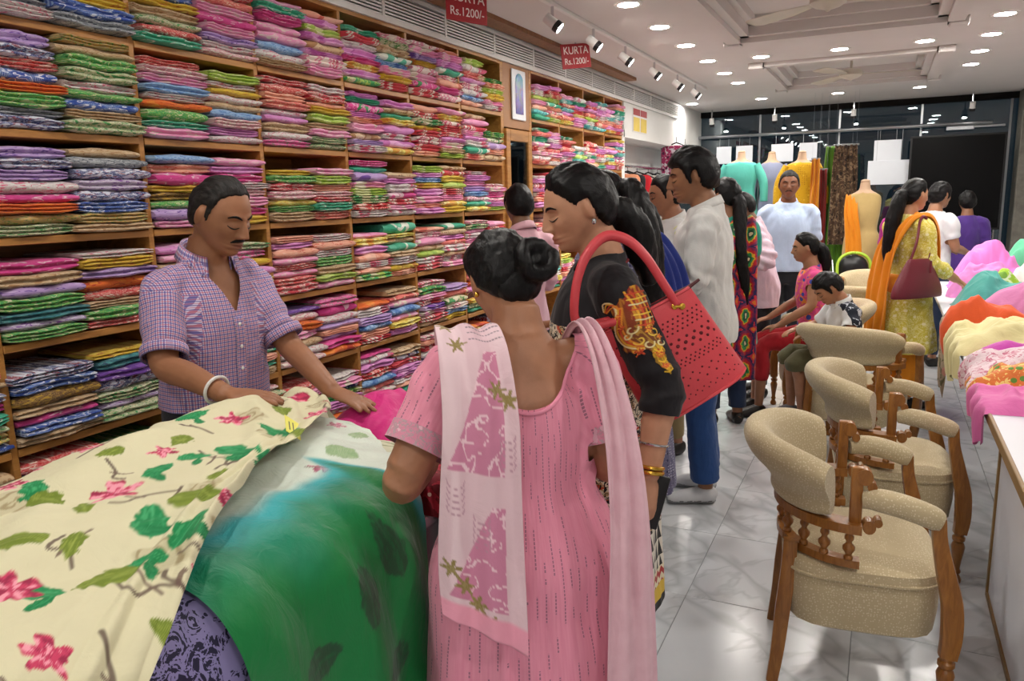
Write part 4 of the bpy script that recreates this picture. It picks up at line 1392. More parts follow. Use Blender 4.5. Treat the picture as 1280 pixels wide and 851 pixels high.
        for i in np.nonzero(fm(L))[0]:
            q = tr_.find_nearest(Vector(V[i]))
            if q[0] is not None and q[3] < .02:
                w_ = float(min(1, (L[i, 1]-.035)/.02, (.062-abs(L[i, 0]))/.012, (L[i, 2]+.104)/.012))
                V[i] = V[i]*(1-w_)+np.array(q[0])*w_
        L = (V-s.HC)@s.HR/s.hs
        C = np.zeros((len(V), 3)); C[:] = lin(s.skin)
        m = np.exp(-(L[:, 0]/.021)**4)*np.exp(-((L[:, 2]+.0605)/.0105)**4)*(L[:, 1] > .06)*(np.linalg.norm(L, axis=1) < .16)
        C = C*(1-m[:, None]*.75)+np.array(lin(lips))*m[:, None]*.75
        o = obj('body', newmesh('body', V, G, col=C), m_skin, s.root)
        s.face(moustache)
        return o
    def fpt(s, x, z, off=.0):
        V = s.HV
        fr = V[V[:, 1] > .03]
        i = np.argmin((fr[:, 0]-x)**2+(fr[:, 2]-z)**2)
        return np.array((x, fr[i, 1]+off, z))
    def face(s, moustache=False):
        for sg in (-1, 1):
            pts = [s.H(s.fpt(sg*x, z, .0015)) for x, z in ((.012, .024), (.024, .030), (.036, .031), (.049, .023))]
            obj('eyebrow', tube(pts, [(.0018, .0015), (.0038, .002), (.0034, .002), (.0014, .001)], 8, side=s.HR@np.array((0, 0, 1)), sub=4), m_hair, s.root)
            pts = [s.H(s.fpt(sg*x, z, .0012)) for x, z in ((.016, .0), (.023, -.0045), (.031, -.006), (.039, -.0045), (.047, .001))]
            obj('eyelash', tube(pts, [.0008, .0016, .002, .002, .001], 8, side=s.HR@np.array((0, 0, 1)), sub=3), m_lash, s.root)
        if moustache:
            pts = [s.H(s.fpt(x, z, .002)) for x, z in ((-.028, -.052), (-.018, -.046), (-.006, -.0435), (.006, -.0435), (.018, -.046), (.028, -.052))]
            obj('moustache', tube(pts, [.0015, .0042, .0048, .0048, .0042, .0015], 8, side=s.HR@np.array((0, 0, 1)), sub=3), m_hair, s.root)
    def hair(s, style='short', th=.010, mat=None, extra=None, rough=.15):
        D, F = dirs(112, 84) if s.vox < .0085 else dirs(72, 56)
        P = head_shape(D, 1.0 if s.fem else 0.0, False)
        zl = np.interp(P[:, 1], *HL[style])
        n = D/np.array((.077, .097, .117)); n /= np.linalg.norm(n, axis=1, keepdims=True)
        m = sstep(-.006, .008, P[:, 2]-zl+.004*fbm(P*np.array((90, 90, 30)), 2))
        nn = fbm(P*np.array((70, 25, 40)), 3)
        if style == 'woman':
            zl = zl+np.where(P[:, 1] > .03, .016-.30*np.abs(P[:, 0]), 0)
            m = sstep(-.005, .005, P[:, 2]-zl+.003*fbm(P*np.array((90, 90, 30)), 2))
        if style == 'thick':
            tk_ = th*sstep(-.004, .02, P[:, 2]-zl)
        else:
            tk_ = .003+(th-.003)*sstep(.0, .05, P[:, 2]-zl+.02*(P[:, 1] < 0))
        P = P+n*(m*tk_*(1+rough*2*nn)-(1-m)*.016)[:, None]
        o = obj('hair', newmesh('hair', s.H(P), F), mat or m_hair, s.root)
        if extra:
            V, G = union([(s.H(v) if loc else v, f) for v, f, loc in extra], .007, 2)
            N = vnormals(V, G)
            V = V+N*(.004*fbm(V*np.array((70, 70, 18)), 3))[:, None]
            obj('hair_tail', newmesh('hair_tail', V, G), mat or m_hair, s.root)
        return o
    # ---- clothing
    def garment(s, name, tubes, mat, cut=None, disp=None, voxel=None, smooth=4, uv=True, boxuv=False):
        V, G = union(tubes, voxel or s.vox*1.15, smooth)
        if disp is not None:
            V = V+vnormals(V, G)*disp(V)[:, None]
        fc = V[G].mean(1)
        if cut is not None:
            keep = ~cut(fc)
            G = G[keep]; fc = fc[keep]
            used = np.unique(G)
            mp = -np.ones(len(V), int); mp[used] = np.arange(len(used))
            V = V[used]; G = mp[G]
            E_ = np.sort(np.vstack([G[:, [0, 1]], G[:, [1, 2]], G[:, [2, 3]], G[:, [3, 0]]]), 1)
            uq, ct_ = np.unique(E_, axis=0, return_counts=True)
            be = uq[ct_ == 1]
            cnt_ = np.zeros(len(V)); np.add.at(cnt_, be.ravel(), 1)
            bm_ = cnt_ > 0
            for _ in range(10):
                sm = np.zeros_like(V)
                np.add.at(sm, be[:, 0], V[be[:, 1]]); np.add.at(sm, be[:, 1], V[be[:, 0]])
                V[bm_] = .5*V[bm_]+.5*sm[bm_]/cnt_[bm_][:, None]
        UV = s.uvs(V, G, fc, boxuv) if uv else None
        return obj(name, newmesh(name, V, G, uv=UV), mat, s.root)
    def uvs(s, V, G, fc, boxuv=False):
        UV = np.zeros((len(G), 4, 2))
        P = V[G]
        cx, cy = np.mean([q[0] for q in s.spine]), np.mean([q[1] for q in s.spine])
        a0 = np.arctan2(fc[:, 0]-cx, -(fc[:, 1]-cy))
        an = np.arctan2(P[..., 0]-cx, -(P[..., 1]-cy))
        dd = an-a0[:, None]
        an = a0[:, None]+(dd+np.pi) % (2*np.pi)-np.pi
        R = .15*s.s*s.g
        UV[..., 0] = an*R; UV[..., 1] = P[..., 2]
        if boxuv:
            fn = np.cross(P[:, 2]-P[:, 0], P[:, 3]-P[:, 1])
            fn = np.abs(fn)/(np.linalg.norm(fn, axis=1, keepdims=True)+1e-12)
            zt = fn[:, 2] > .80
            xt = (fn[:, 0] > .80) & ~zt
            UV[..., 0] = np.where(xt[:, None], P[..., 1], P[..., 0])
            UV[..., 1] = np.where(zt[:, None], P[..., 1], P[..., 2])
        best = np.full(len(G), 9.)
        segs = []
        for key in 'RL':
            a = s.arm[key]
            segs += [(a['sh'], a['el'], 0.0, .105), (a['el'], a['wr'], 1.0, .09)]
        for q, (A, B, o, lim) in enumerate(segs):
            ab = B-A; L = np.linalg.norm(ab); d = ab/L
            tt = (fc-A)@d
            dist_ = np.linalg.norm(fc-A-np.outer(np.clip(tt, 0, L), d), axis=1)
            use = (dist_ < lim*s.rk()) & (tt > -.01 if o else tt > .035) & (dist_ < best)
            if not use.any():
                continue
            best[use] = dist_[use]
            e1 = nz(np.cross(d, (0.3, 1, 0.1))); e2 = np.cross(d, e1)
            rel = P[use]-A
            a1 = np.arctan2(rel@e2, rel@e1)
            c1 = np.arctan2((fc[use]-A)@e2, (fc[use]-A)@e1)
            a1 = c1[:, None]+((a1-c1[:, None])+np.pi) % (2*np.pi)-np.pi
            UV[use, :, 0] = a1*.055*s.rk()+2.0+q
            UV[use, :, 1] = rel@d+o*.27
        return UV.reshape(-1, 2)
    def torso(s, z_hem, ease, z_top=1.44, flare=None, n=26):
        k = s.s
        Z = np.array([q[2] for q in s.spine]); Q = np.array(s.spine)
        zt = s.T((0, 0, z_top*k))[2]
        zs = [z for z in Z if z_hem < z < zt]
        zs = [z_hem]+zs+[zt]
        pts, rads = [], []
        for z in zs:
            zz = max(z, Z[0])
            p = [np.interp(zz, Z, Q[:, i]) for i in range(5)]
            e = ease
            fl = 0
            if flare is not None and z < Z[2]:
                fl = flare*(Z[2]-z)
            # below the hip the cloth falls straight
            hipx, hipy = Q[1, 3], Q[1, 4]
            rx, ry = (p[3], p[4]) if z >= Z[1] else (hipx, hipy)
            pts.append((p[0], p[1], z)); rads.append((rx+e+fl, ry+e+fl))
        if z_hem < Z[0]-.15:
            # extra ring so that long hems stay smooth
            zm = (z_hem+Z[1])/2
            pts.insert(1, (Q[1, 0], Q[1, 1], zm)); rads.insert(1, (Q[1, 3]+ease+(flare or 0)*(Z[2]-zm), Q[1, 4]+ease+(flare or 0)*(Z[2]-zm)))
        return tube(pts, rads, n, side=(1, 0, 0), sub=4)
    def top(s, name, mat, z_hem, ease=.012, sleeve=(1.0, 1.0), sease=.010, neck=(.075, 1.405), flare=None, cutneck=None, folds=.006, voxel=None, fz=3.0, sflare=0.0, skirtfold=0.0, boxuv=False):
        k = s.s
        tubes = [s.torso(z_hem, ease, 1.445, flare)]
        for key, f in zip('RL', sleeve):
            if f:
                tubes.append(s.armtube(key, 0, f, sease, flare=sflare))
                tubes.append(ell(s.arm[key]['sh'], np.array((.054, .056, .052))*s.rk()+sease, 14, 10))
        nz_ = s.T((0, 0, neck[1]*k))
        def cut(c):
            m = (np.hypot(c[:, 0]-nz_[0], (c[:, 1]-nz_[1])) < neck[0]*k) & (c[:, 2] > nz_[2])
            m |= (c[:, 2] < z_hem+.010) & (np.hypot(c[:, 0], c[:, 1]-s.spine[1][1]) < .9)
            for key, f in zip('RL', sleeve):
                if f:
                    a = s.arm[key]
                    A, B, ff = (a['sh'], a['el'], f) if f <= 1 else (a['el'], a['wr'], f-1)
                    d = nz(B-A)
                    e_ = A+(B-A)*ff
                    ra_ = float(np.interp(f, [0, 1, 2], [.056, .0415, .0275]))*s.rk()+sease+sflare*f+.012
                    ax_ = (c-e_)-np.outer((c-e_)@d, d)
                    m |= ((c-e_)@d > -.008) & ((c-e_)@d < .035) & (np.linalg.norm(ax_, axis=1) < ra_)
            if cutneck is not None:
                m |= cutneck(c)
            return m
        def disp(V):
            w = folds*fbm(V*np.array((16, 16, fz*2))+s.s*31, 3)
            for key in 'RL':
                a = s.arm[key]
                d_ = np.linalg.norm(V-a['el'], axis=1)
                w += folds*1.0*np.exp(-(d_/.10)**2)*np.sin((V-a['el'])@nz(a['wr']-a['sh'])*95+2*fbm(V*14, 2))
                q = np.linalg.norm(V-a['sh'], axis=1)
                w += folds*.7*np.exp(-(q/.13)**2)*np.sin(V[:, 0]*70+V[:, 2]*50)
            if skirtfold:
                th_ = np.arctan2(V[:, 0], V[:, 1])
                w += skirtfold*np.clip((s.spine[2][2]-V[:, 2])/.5, 0, 1)*np.sin(th_*9+2*fbm(np.stack([th_*2, V[:, 2]*3, 0*th_], -1), 2))
            return w
        return s.garment(name, tubes, mat, cut, disp, voxel, boxuv=boxuv)
    def trousers(s, mat, f1=1.95, ease=.008, low=None, z_top=1.02, name='trousers', folds=.004):
        k = s.s
        Q = s.spine
        z0 = Q[0][2]
        tubes = [tube([(Q[i][0], Q[i][1], z) for i, z in ((0, Q[0][2]-.03), (0, Q[0][2]), (1, Q[1][2]), (2, Q[2][2]+.01))], [(Q[0][3]*.8+ease, Q[0][4]+ease), (Q[0][3]+ease, Q[0][4]+ease), (Q[1][3]+ease, Q[1][4]+ease), (Q[2][3]+ease*.8, Q[2][4]+ease*.8)], 22, sub=2)]
        for key in 'RL':
            tubes.append(s.legtube(key, f1, ease, low))
        def cut(c):
            m = np.zeros(len(c), bool)
            for key in 'RL':
                hp, kn, an, toe = s.leg[key]
                A, B, ff = (hp, kn, f1) if f1 <= 1 else (kn, an, f1-1)
                d = nz(B-A); e_ = A+(B-A)*ff
                m |= ((c-e_)@d > -.006) & (np.linalg.norm(c-e_, axis=1) < .13)
            return m
        return s.garment(name, tubes, mat, cut, lambda V: folds*fbm(V*np.array((14, 14, 20)), 3), voxel=max(.0125, s.vox*1.3), smooth=3)
    def shoes(s, mat, mat2=None):
        for key in 'RL':
            V, G = union(s.foot(key, .008), .0105, 2)
            hp, kn, an, toe = s.leg[key]
            fc = V[G].mean(1)
            keep = fc[:, 2] < an[2]+.0
            G = G[keep]
            o = obj('shoe', newmesh('shoe', V, G), mat, s.root)
            if mat2:
                W = V.copy()
                sel = fc[keep][:, 2] < toe[2]-.025+.022
                # sole as its own thicker rim
                c = V[:, :2].mean(0)
                W[:, :2] = c+(W[:, :2]-c)*1.04
                obj('sole', newmesh('sole', W, G[sel]), mat2, o)
    def collar(s, mat, r=.066, h=.034, gap=28, drop=.03, z=1.432):
        k = s.s
        c = s.T((0, -.012*k, z*k))
        th = np.radians(np.linspace(gap, 360-gap, 40))
        rows = []
        for rr, dz_, dy in ((r*.98, -.012, 0), (r*.95, h*.6, 0), (r*.97, h, 0), (r*1.06, h*.98, 0), (r*1.22, h*.35, 0), (r*1.34, -.004, 0)):
            tilt = np.array([.035*math.cos(t_) for t_ in th])
            wing = np.where(np.abs(np.degrees(th)-180) > 120, -.020*(rr > r*1.1), 0)
            rows.append(np.stack([c[0]+rr*k*np.sin(th), c[1]+rr*k*np.cos(th)*1.02, c[2]+dz_*k-tilt*k*.9+wing*k], -1))
        V = np.array(rows).reshape(-1, 3)
        F = gridfaces(6, 40)
        cu = np.stack([np.tile(th*r*k, 6), np.repeat(np.arange(6)*.012, 40)], -1)
        o = obj('collar', newmesh('collar', V, F, uv=cu[F.ravel()]), mat, s.root)
        md = o.modifiers.new('thick', 'SOLIDIFY'); md.thickness = .003
        return o

def strip(name, parent, path, widths, mat, nw=24, up=(0, 0, 1), fold=.006, nf=5, seed=0, col=None, sub=10, wdir=None, fold_fn=None, skew=0.0):
    """a length of cloth that follows a path; wdir gives its width direction at each point"""
    path = np.asarray(path, float)
    k = np.hstack([path, np.asarray(widths, float).reshape(-1, 1), np.asarray(wdir, float)])
    q = catmull(k, sub)
    P, W, Dw = q[:, :3], q[:, 3], q[:, 4:7]
    Tg = np.gradient(P, axis=0)
    Tg /= np.linalg.norm(Tg, axis=1, keepdims=True)
    Dw = Dw-(Dw*Tg).sum(1, keepdims=True)*Tg
    Dw /= np.linalg.norm(Dw, axis=1, keepdims=True)
    N = np.cross(Tg, Dw)
    u = np.linspace(-.5, .5, nw)
    ln = np.concatenate([[0], np.cumsum(np.linalg.norm(np.diff(P, axis=0), axis=1))])
    A, U = np.meshgrid(ln, u, indexing='ij')
    f = fold*(np.sin(U*2*np.pi*nf+seed+1.2*np.sin(A*5+seed))+.6*fbm(np.stack([U*nf*2+seed, A*5, 0*A+seed], -1), 2))
    if fold_fn is not None:
        f = f+fold_fn(A/ln[-1], U)
    V = P[:, None]+Dw[:, None]*(U*W[:, None])[..., None]+N[:, None]*f[..., None]
    V = V+Tg[:, None]*(skew*U*(A/ln[-1])**3)[..., None]
    UVp = np.stack([U*W[:, None], A], -1)
    F = gridfaces(len(P), nw)
    C = None
    if col is not None:
        C = col(U, A, W[:, None]+0*U, ln[-1]).reshape(-1, 3)
    o = obj(name, newmesh(name, V.reshape(-1, 3), F, uv=UVp.reshape(-1, 2)[F.ravel()], col=C), mat, parent)
    md = o.modifiers.new('thick', 'SOLIDIFY'); md.thickness = .0025
    return o

# ---- prints for clothing (UV in metres)
def uvmat(name, fn, rough=.8, fold=.3, fscale=10):
    t = NT(name)
    uv = t.tc('UV')
    k = fn(t, uv)
    t.bump(t.noise(t.map(t.tc('Object'), (1, 1, .4)), fscale, 3, .55, dist=.6), fold, .025)
    return t.out(k, rough, .25, Sheen_Weight=.12)

def plaid(t, uv):
    s = t.sep(uv)
    def line(c, period, off, w):
        f = t.math('FRACT', t.math('ADD', t.math('DIVIDE', c, period), off))
        return t.lt(t.math('ABSOLUTE', t.math('SUBTRACT', f, .5)), w)
    base = lin('#c9c0d6')
    k = t.mix(t.math('MULTIPLY', line(s[0], .012, 0, .16), .75), base, lin('#4a3f86'))
    k = t.mix(t.math('MULTIPLY', line(s[0], .012, .5, .12), .7), k, lin('#a3445e'))
    k = t.mix(t.math('MULTIPLY', line(s[1], .012, 0, .16), .7), k, lin('#4a3f86'))
    k = t.mix(t.math('MULTIPLY', line(s[1], .012, .5, .12), .65), k, lin('#a3445e'))
    return k
m_plaid = uvmat('plaid shirting', plaid, .8, .45, 12)

def pinkdash(t, uv):
    s = t.sep(uv)
    per = .017
    cell = t.math('FLOOR', t.math('DIVIDE', s[0], per))
    f = t.math('FRACT', t.math('DIVIDE', s[0], per))
    ln = t.lt(t.math('ABSOLUTE', t.math('SUBTRACT', f, .5)), .075)
    n = t.noise(t.comb(t.math('MULTIPLY', cell, 7.31), t.math('MULTIPLY', s[1], 16), 0), 1, 1)
    dash = t.gt(n, .50)
    tick = t.gt(t.math('FRACT', t.math('MULTIPLY', s[1], 130)), .3)
    fac = t.math('MULTIPLY', t.math('MULTIPLY', ln, dash), t.math('MULTIPLY', tick, .75))
    br = t.noise(t.comb(t.math('MULTIPLY', s[0], 260), t.math('MULTIPLY', s[1], 9), 0), 1, 3)
    base = t.mix(br, lin('#dd7f9b'), lin('#f0a3b8'))
    return t.mix(fac, base, lin('#7d5a6e'))
m_pinkk = uvmat('pink dashed cotton', pinkdash, .75, .35, 12)
m_pinklace = print_mat('pink lace band', '#d98fa6', '#b9a0a6', '#eabccb', 55, 'scroll')

def scrollfloral(t, uv):
    v = t.n('CombineXYZ', {0: t.sep(uv)[0], 1: t.sep(uv)[1], 2: 0.0}).outputs[0]
    blk = t.lt(t.math('ABSOLUTE', t.math('SUBTRACT', t.noise(v, 30, 1.5, .5, dist=2.6), .5)), .060)
    org = t.gt(t.noise(t.vadd(v, (3, 1, 0)), 34, 2, .5, dist=1.2), .60)
    tan = t.gt(t.noise(t.vadd(v, (7, 5, 0)), 26, 2, .5, dist=1.0), .55)
    k = t.mix(tan, lin('#d6cbb2'), lin('#b0946a'))
    k = t.mix(org, k, lin('#b8492c'))
    k = t.mix(blk, k, lin('#161313'))
    s = t.sep(uv)
    # black and white ikat band, then yellow and black at the hem
    zig = t.math('ABSOLUTE', t.math('SUBTRACT', t.math('FRACT', t.math('MULTIPLY', s[0], 40)), .5))
    row = t.math('FRACT', t.math('MULTIPLY', s[1], 20))
    ik = t.gt(t.math('ADD', zig, t.math('MULTIPLY', row, .45)), .48)
    ikc = t.mix(ik, lin('#1a1718'), lin('#d9d2c4'))
    k = t.mix(t.lt(s[1], .66), k, ikc)
    zz = t.gt(t.math('FRACT', t.math('ADD', t.math('MULTIPLY', zig, .9), t.math('MULTIPLY', s[1], 28))), .5)
    k = t.mix(t.lt(s[1], .52), k, t.mix(zz, lin('#a82c2c'), lin('#e3d6b8')))
    k = t.mix(t.lt(s[1], .475), k, lin('#d6b13a'))
    k = t.mix(t.lt(s[1], .435), k, lin('#141213'))
    k = t.mix(t.gt(s[1], 1.225), k, lin('#18161a'))
    k = t.mix(t.gt(s[0], 1.0), k, lin('#18161a'))
    return k
m_scroll = uvmat('black yoke floral', scrollfloral, .75, .3, 12)

def ikat(t, uv):
    s = t.sep(uv)
    cx = t.math('SUBTRACT', t.math('FRACT', t.math('MULTIPLY', s[0], 8.5)), .5)
    cy = t.math('SUBTRACT', t.math('FRACT', t.math('MULTIPLY', s[1], 5.5)), .5)
    d = t.math('SQRT', t.math('ADD', t.math('MULTIPLY', cx, cx), t.math('MULTIPLY', cy, cy)))
    d = t.math('ADD', d, t.math('MULTIPLY', t.math('SUBTRACT', t.noise(t.comb(s[0], s[1], 0), 30, 3), .5), .35))
    return t.ramp(d, [(0, lin('#d9c9a0')), (.06, lin('#1f4a35')), (.16, lin('#2f8a4a')), (.24, lin('#d8a52e')), (.30, lin('#b8242c')), (.40, lin('#7a1f4a')), (.48, lin('#2a2350')), (.56, lin('#c23040')), (.64, lin('#d8762c'))], True)
m_ikat = uvmat('ikat scarf', ikat, .75, .3)

def yellowprint(t, uv):
    s = t.sep(uv)
    v = t.comb(s[0], s[1], 0)
    d = t.lt(t.voro(v, 22, 'F1', 0, .35), .24)
    lat = t.lt(t.math('ABSOLUTE', t.math('SUBTRACT', t.noise(v, 36, 1, .5, dist=1.5), .5)), .05)
    k = t.mix(lat, lin('#cdbb4a'), lin('#e0d488'))
    return t.mix(d, k, lin('#e8dcae'))
m_yprint = uvmat('yellow print', yellowprint)
def bvh(o):
    me = o.data
    return BVHTree.FromPolygons([v.co[:] for v in me.vertices], [p.vertices[:] for p in me.polygons])
def hit(tree, org, d, dist_=1.0):
    r_ = tree.ray_cast(Vector(org), Vector(d), dist_)
    return None if r_[0] is None else np.array(r_[0])

m_jean = cloth_mat('dark denim', '#27344f', .85, .35, 14)
m_jean2 = cloth_mat('blue denim', '#2f4f86', .85, .35, 14)
m_trous = cloth_mat('charcoal trousers', '#23242a', .85)
m_khaki = cloth_mat('khaki trousers', '#8d7a55', .85)

# ---- salesman in the checked shirt
p = Person('man in a checked shirt with rolled sleeves spreading cloth on the counter', (-1.885, 1.715), -9, 1.66, '#94664a', lean=5,
           arms=dict(R=dict(el=(.232, .13, 1.125), wr=(.215, .375, 1.065), hd=(-.55, .8, -.06), pn=(0, 0, -1)),
                     L=dict(el=(-.180, .15, 1.115), wr=(-.145, .385, .995), hd=(-.15, 1, -.26), pn=(0, .1, -1))),
           hand=dict(R=.25, L=.2), head=(10, 24, 0), voxel=.0055, gz=([.9, 1.05, 1.2, 1.3], [1.05, 1.12, 1.06, 1.0]), shoulder=.154)
p.build_body(lips='#6e3f35', moustache=True)
p.hair('thin', .007, m_hairg, rough=.25)
zn = p.T((0, 0, 1.27*p.s))[2]
shirt = p.top('shirt', m_plaid, .945, .016, (.90, .90), .010, neck=(.062, 1.40), folds=.007, voxel=.0065, boxuv=True,
              cutneck=lambda c: (c[:, 1] > .02) & (np.abs(c[:, 0]) < .055*np.clip((c[:, 2]-zn)/.12, 0, 1)) & (c[:, 2] > zn))
p.collar(m_plaid, .070, .036, 34)
for key in 'RL':
    a = p.arm[key]
    d = a['el']-a['sh']
    q0, q1 = a['sh']+d*.80, a['sh']+d*.93
    o = obj('cuff', tube([q0, q0*.5+q1*.5, q1], [.0445*p.rk()+.021, .0435*p.rk()+.023, .043*p.rk()+.021], 24, side=(0, .3, 1), cap=False), m_plaid, p.root)
    uvl = o.data.uv_layers.new(name='UVMap')
    for l in o.data.loops:
        co = o.data.vertices[l.vertex_index].co
        uvl.data[l.index].uv = ((l.vertex_index % 24)*.014, (np.array(co)-q0)@nz(d))
    o.modifiers.new('thick', 'SOLIDIFY').thickness = .004
tr = bvh(shirt)
pts = [hit(tr, (0, .6, z), (0, -1, 0)) for z in np.linspace(.98, zn-.01, 12)]
pts = [q+np.array((0, .003, 0)) for q in pts if q is not None]
strip('placket', p.root, pts, [.030]*len(pts), m_plaid, 6, fold=0, sub=3, wdir=[(1, 0, 0)]*len(pts))
for q in pts[1::3]:
    obj('button', ell(q+np.array((0, .003, 0)), (.0055, .002, .0055), 10, 6), m_white, p.root)
p.trousers(m_trous)
p.shoes(m_shoe)
a = p.arm['R']
w = a['wr']-nz(a['wr']-a['el'])*.035
th = np.linspace(0, 2*math.pi, 33)
ax = nz(a['wr']-a['el']); e1 = nz(np.cross(ax, (0, 0, 1))); e2 = np.cross(ax, e1)
obj('bangle', tube([w+.037*(math.cos(x)*e1+math.sin(x)*e2) for x in th], [.0045]*33, 8, side=ax, cap=False), m_white, p.root)

# ---- woman in pink, seen from behind
p = Person('woman in a dashed pink kurta seen from behind with a black hair bun', (-.67, 1.39), 125, 1.555, '#a8775a', fem=True, g=1.24, lean=7,
           arms=dict(L=dict(el=(-.262, -.055, 1.035), wr=(-.20, .17, .99), hd=(.15, 1, .05), pn=(0, 0, -1)),
                     R=dict(el=(.195, .0, 1.02), wr=(.13, .20, 1.0), hd=(-.2, 1, .05), pn=(0, 0, -1))),
           hand=dict(R=.35, L=.35), head=(18, 30, 0), voxel=.0058, shoulder=.155)
p.build_body()
bun = []
for k in range(7):
    a0 = k*.9
    P = [(.030+.040*math.cos(a0+t_*2.6), -.118-.016*math.sin(t_*3)-.006*(k % 3), -.012+.038*math.sin(a0+t_*2.6)) for t_ in np.linspace(0, 1, 6)]
    v, f = tube(P, [.010, .017, .019, .019, .017, .010], 10, side=(0, 1, 0), sub=3)
    bun.append((v, f, True))
v, f = ell((.030, -.108, -.012), (.046, .030, .044))
bun.append((v, f, True))
v, f = ell((0.0, -.070, -.045), (.060, .045, .050))
bun.append((v, f, True))
p.hair('woman', .017, extra=bun)
k = p.s
def cutb(c):
    back = (c[:, 1] < .0+.12*(c[:, 2]-1.0)) & (c[:, 2] > 1.175+.125*(np.abs(c[:, 0])/.115)**2.4) & (np.abs(c[:, 0]) < .125)
    frn = (c[:, 1] >= .0+.12*(c[:, 2]-1.0)) & (c[:, 2] > 1.24) & (np.abs(c[:, 0]) < .11)
    return back | frn
kur = p.top('kurta', m_pinkk, .42, .013, (.72, .72), .016, neck=(.05, 1.42), flare=.10, cutneck=cutb, folds=.005, voxel=.0068, sflare=.012, skirtfold=.010)
# neckline piping follows the cut edge
tr = bvh(kur)
npts = []
for x in np.linspace(-.108, .108, 25):
    z = 1.172+.125*(abs(x)/.115)**2.4
    q = hit(tr, (x, -.6, z-.006), (0, 1, 0))
    if q is not None:
        npts.append(q+np.array((0, -.001, .003)))
obj('neck_piping', tube(npts, [.0042]*len(npts), 8, side=(0, 1, 0)), cloth_mat('pink piping', '#e892ab', .7), p.root)
for key in 'RL':
    a = p.arm[key]; d = a['el']-a['sh']
    obj('sleeve_band', tube([a['sh']+d*f_ for f_ in (.56, .64, .725)], [.0475*p.rk()+.0225, .046*p.rk()+.024, .0455*p.rk()+.0255], 28, side=(0, .3, 1), cap=False), m_pinklace, p.root)
p.trousers(cloth_mat('pink salwar', '#d67d98', .8), 1.95, .004)
p.shoes(m_shoe)
def dup_col(U, A, W, L):
    X = U*W
    C = np.zeros(U.shape+(3,)); C[:] = lin('#dcbcc4')
    n = fbm(np.stack([X*40, A*6, 0*A], -1), 2)
    paint_over(C, sstep(.2, .6, n), '#e8ced4', .6)
    # pink woven triangles
    for a0, a1, x0, sgn in ((.36, .60, .015, 1), (.66, .86, .02, 1)):
        t_ = (A-a0)/(a1-a0)
        ins = (t_ > 0) & (t_ < 1) & (X > .02-.085*t_) & (X < .045)
        paint_over(C, ins*1.0, '#c9819d')
        lac = np.abs(fbm(np.stack([X*45, A*45, 0*A], -1), 2)) < .10
        paint_over(C, (ins & lac)*1.0, '#efd3da', .8)
    # rows of dashes near the shoulder
    rows = (np.abs(((A/.018) % 1)-.5) < .09) & (A > .12) & (A < .34) & (X > -.005) & (X < .062) & (((X/.006) % 1) > .25)
    paint_over(C, rows*1.0, '#5f5060', .8)
    for k_, (x, a_) in enumerate([(-.045, .28), (-.03, .34), (.035, .44), (.055, .46), (-.06, .80), (-.035, .83), (-.01, .86), (.015, .885), (.045, .90)]):
        for q in range(6):
            an = q*1.047+k_
            p_leaf(C, X, A, x+.011*math.cos(an), a_+.011*math.sin(an), .0115, an, '#8d7c4a', '#a8976a', k_, .34)
    for (x, a_) in ((-.05, .66), (.05, .56), (.0, .72)):
        for q in range(5):
            p_stem(C, X, A, [(x, a_+.03-q*.013), (x+.012, a_+.025-q*.013), (x+.016, a_+.014-q*.013)], .0014, '#b98a9c')
            p_stem(C, X, A, [(x, a_+.03-q*.013), (x-.012, a_+.025-q*.013), (x-.016, a_+.014-q*.013)], .0014, '#b98a9c')
    paint_over(C, sstep(L-.045, L-.04, A+.0*X), '#e79bb0')
    return C
dl = strip('dupatta', p.root, [(-.10, .15, 1.13), (-.115, .08, 1.27), (-.118, .0, 1.338), (-.112, -.085, 1.30), (-.108, -.150, 1.18), (-.115, -.178, 1.04), (-.12, -.195, .90), (-.12, -.215, .77)], [.12, .12, .125, .135, .145, .155, .165, .16], m_print, 90, fold=.006, nf=2.2, sub=34, wdir=[(1, 0, 0)]*8, col=dup_col, seed=1, skew=.10)
strip('dupatta', p.root, [(.09, .15, 1.13), (.118, .08, 1.27), (.130, .0, 1.335), (.145, -.085, 1.285), (.165, -.135, 1.15), (.178, -.165, .98), (.18, -.185, .80), (.178, -.20, .58), (.175, -.205, .36)], [.06, .045, .04, .05, .07, .09, .11, .125, .135], cloth_mat('pale pink chiffon', '#dba9b6', .6, .3, 16, col2='#e6bec8'), 30, fold=.007, nf=2.4, sub=8, wdir=[(1, .2, 0)]*9, seed=3)
# small gold ear stud
obj('earring', ell(p.H((-.082, -.004, -.036)), (.006, .006, .006), 10, 8), m_gold, p.root)

# ---- woman in black and floral kurta
p.root.scale = (.985, .985, .976); p.root.location = (-.655, 1.398, 0)

p = Person('woman in a black and floral kurta with embroidered sleeve looking down', (-.73, 2.0), 213, 1.665, '#c08f72', fem=True, g=1.04, lean=0,
           arms=dict(L=dict(el=(-.268, -.10, 1.09), wr=(-.305, -.055, .87), hd=(-.10, .12, -1), pn=(.9, .35, 0)),
                     R=dict(el=(.20, .06, 1.09), wr=(.08, .24, 1.0), hd=(-.4, .9, 0), pn=(0, 0, -1))),
           hand=dict(L=.55, R=.4), head=(2, 20, 0), voxel=.0055, shoulder=.158, hs=1.04)
p.build_body(lips='#94453f')
tail = [tube([(0.02, -.08, -.045), (.03, -.118, -.06), (.03, -.14, -.12), (.03, -.14, -.20), (.03, -.13, -.29)], [.038, .045, .05, .045, .02], 14, sub=4)+(True,)]
p.hair('woman', .014, extra=tail)
kur = p.top('kurta', m_scroll, .40, .012, (1.32, 1.32), .013, neck=(.068, 1.395), flare=.09, folds=.004, voxel=.0065, skirtfold=.008)
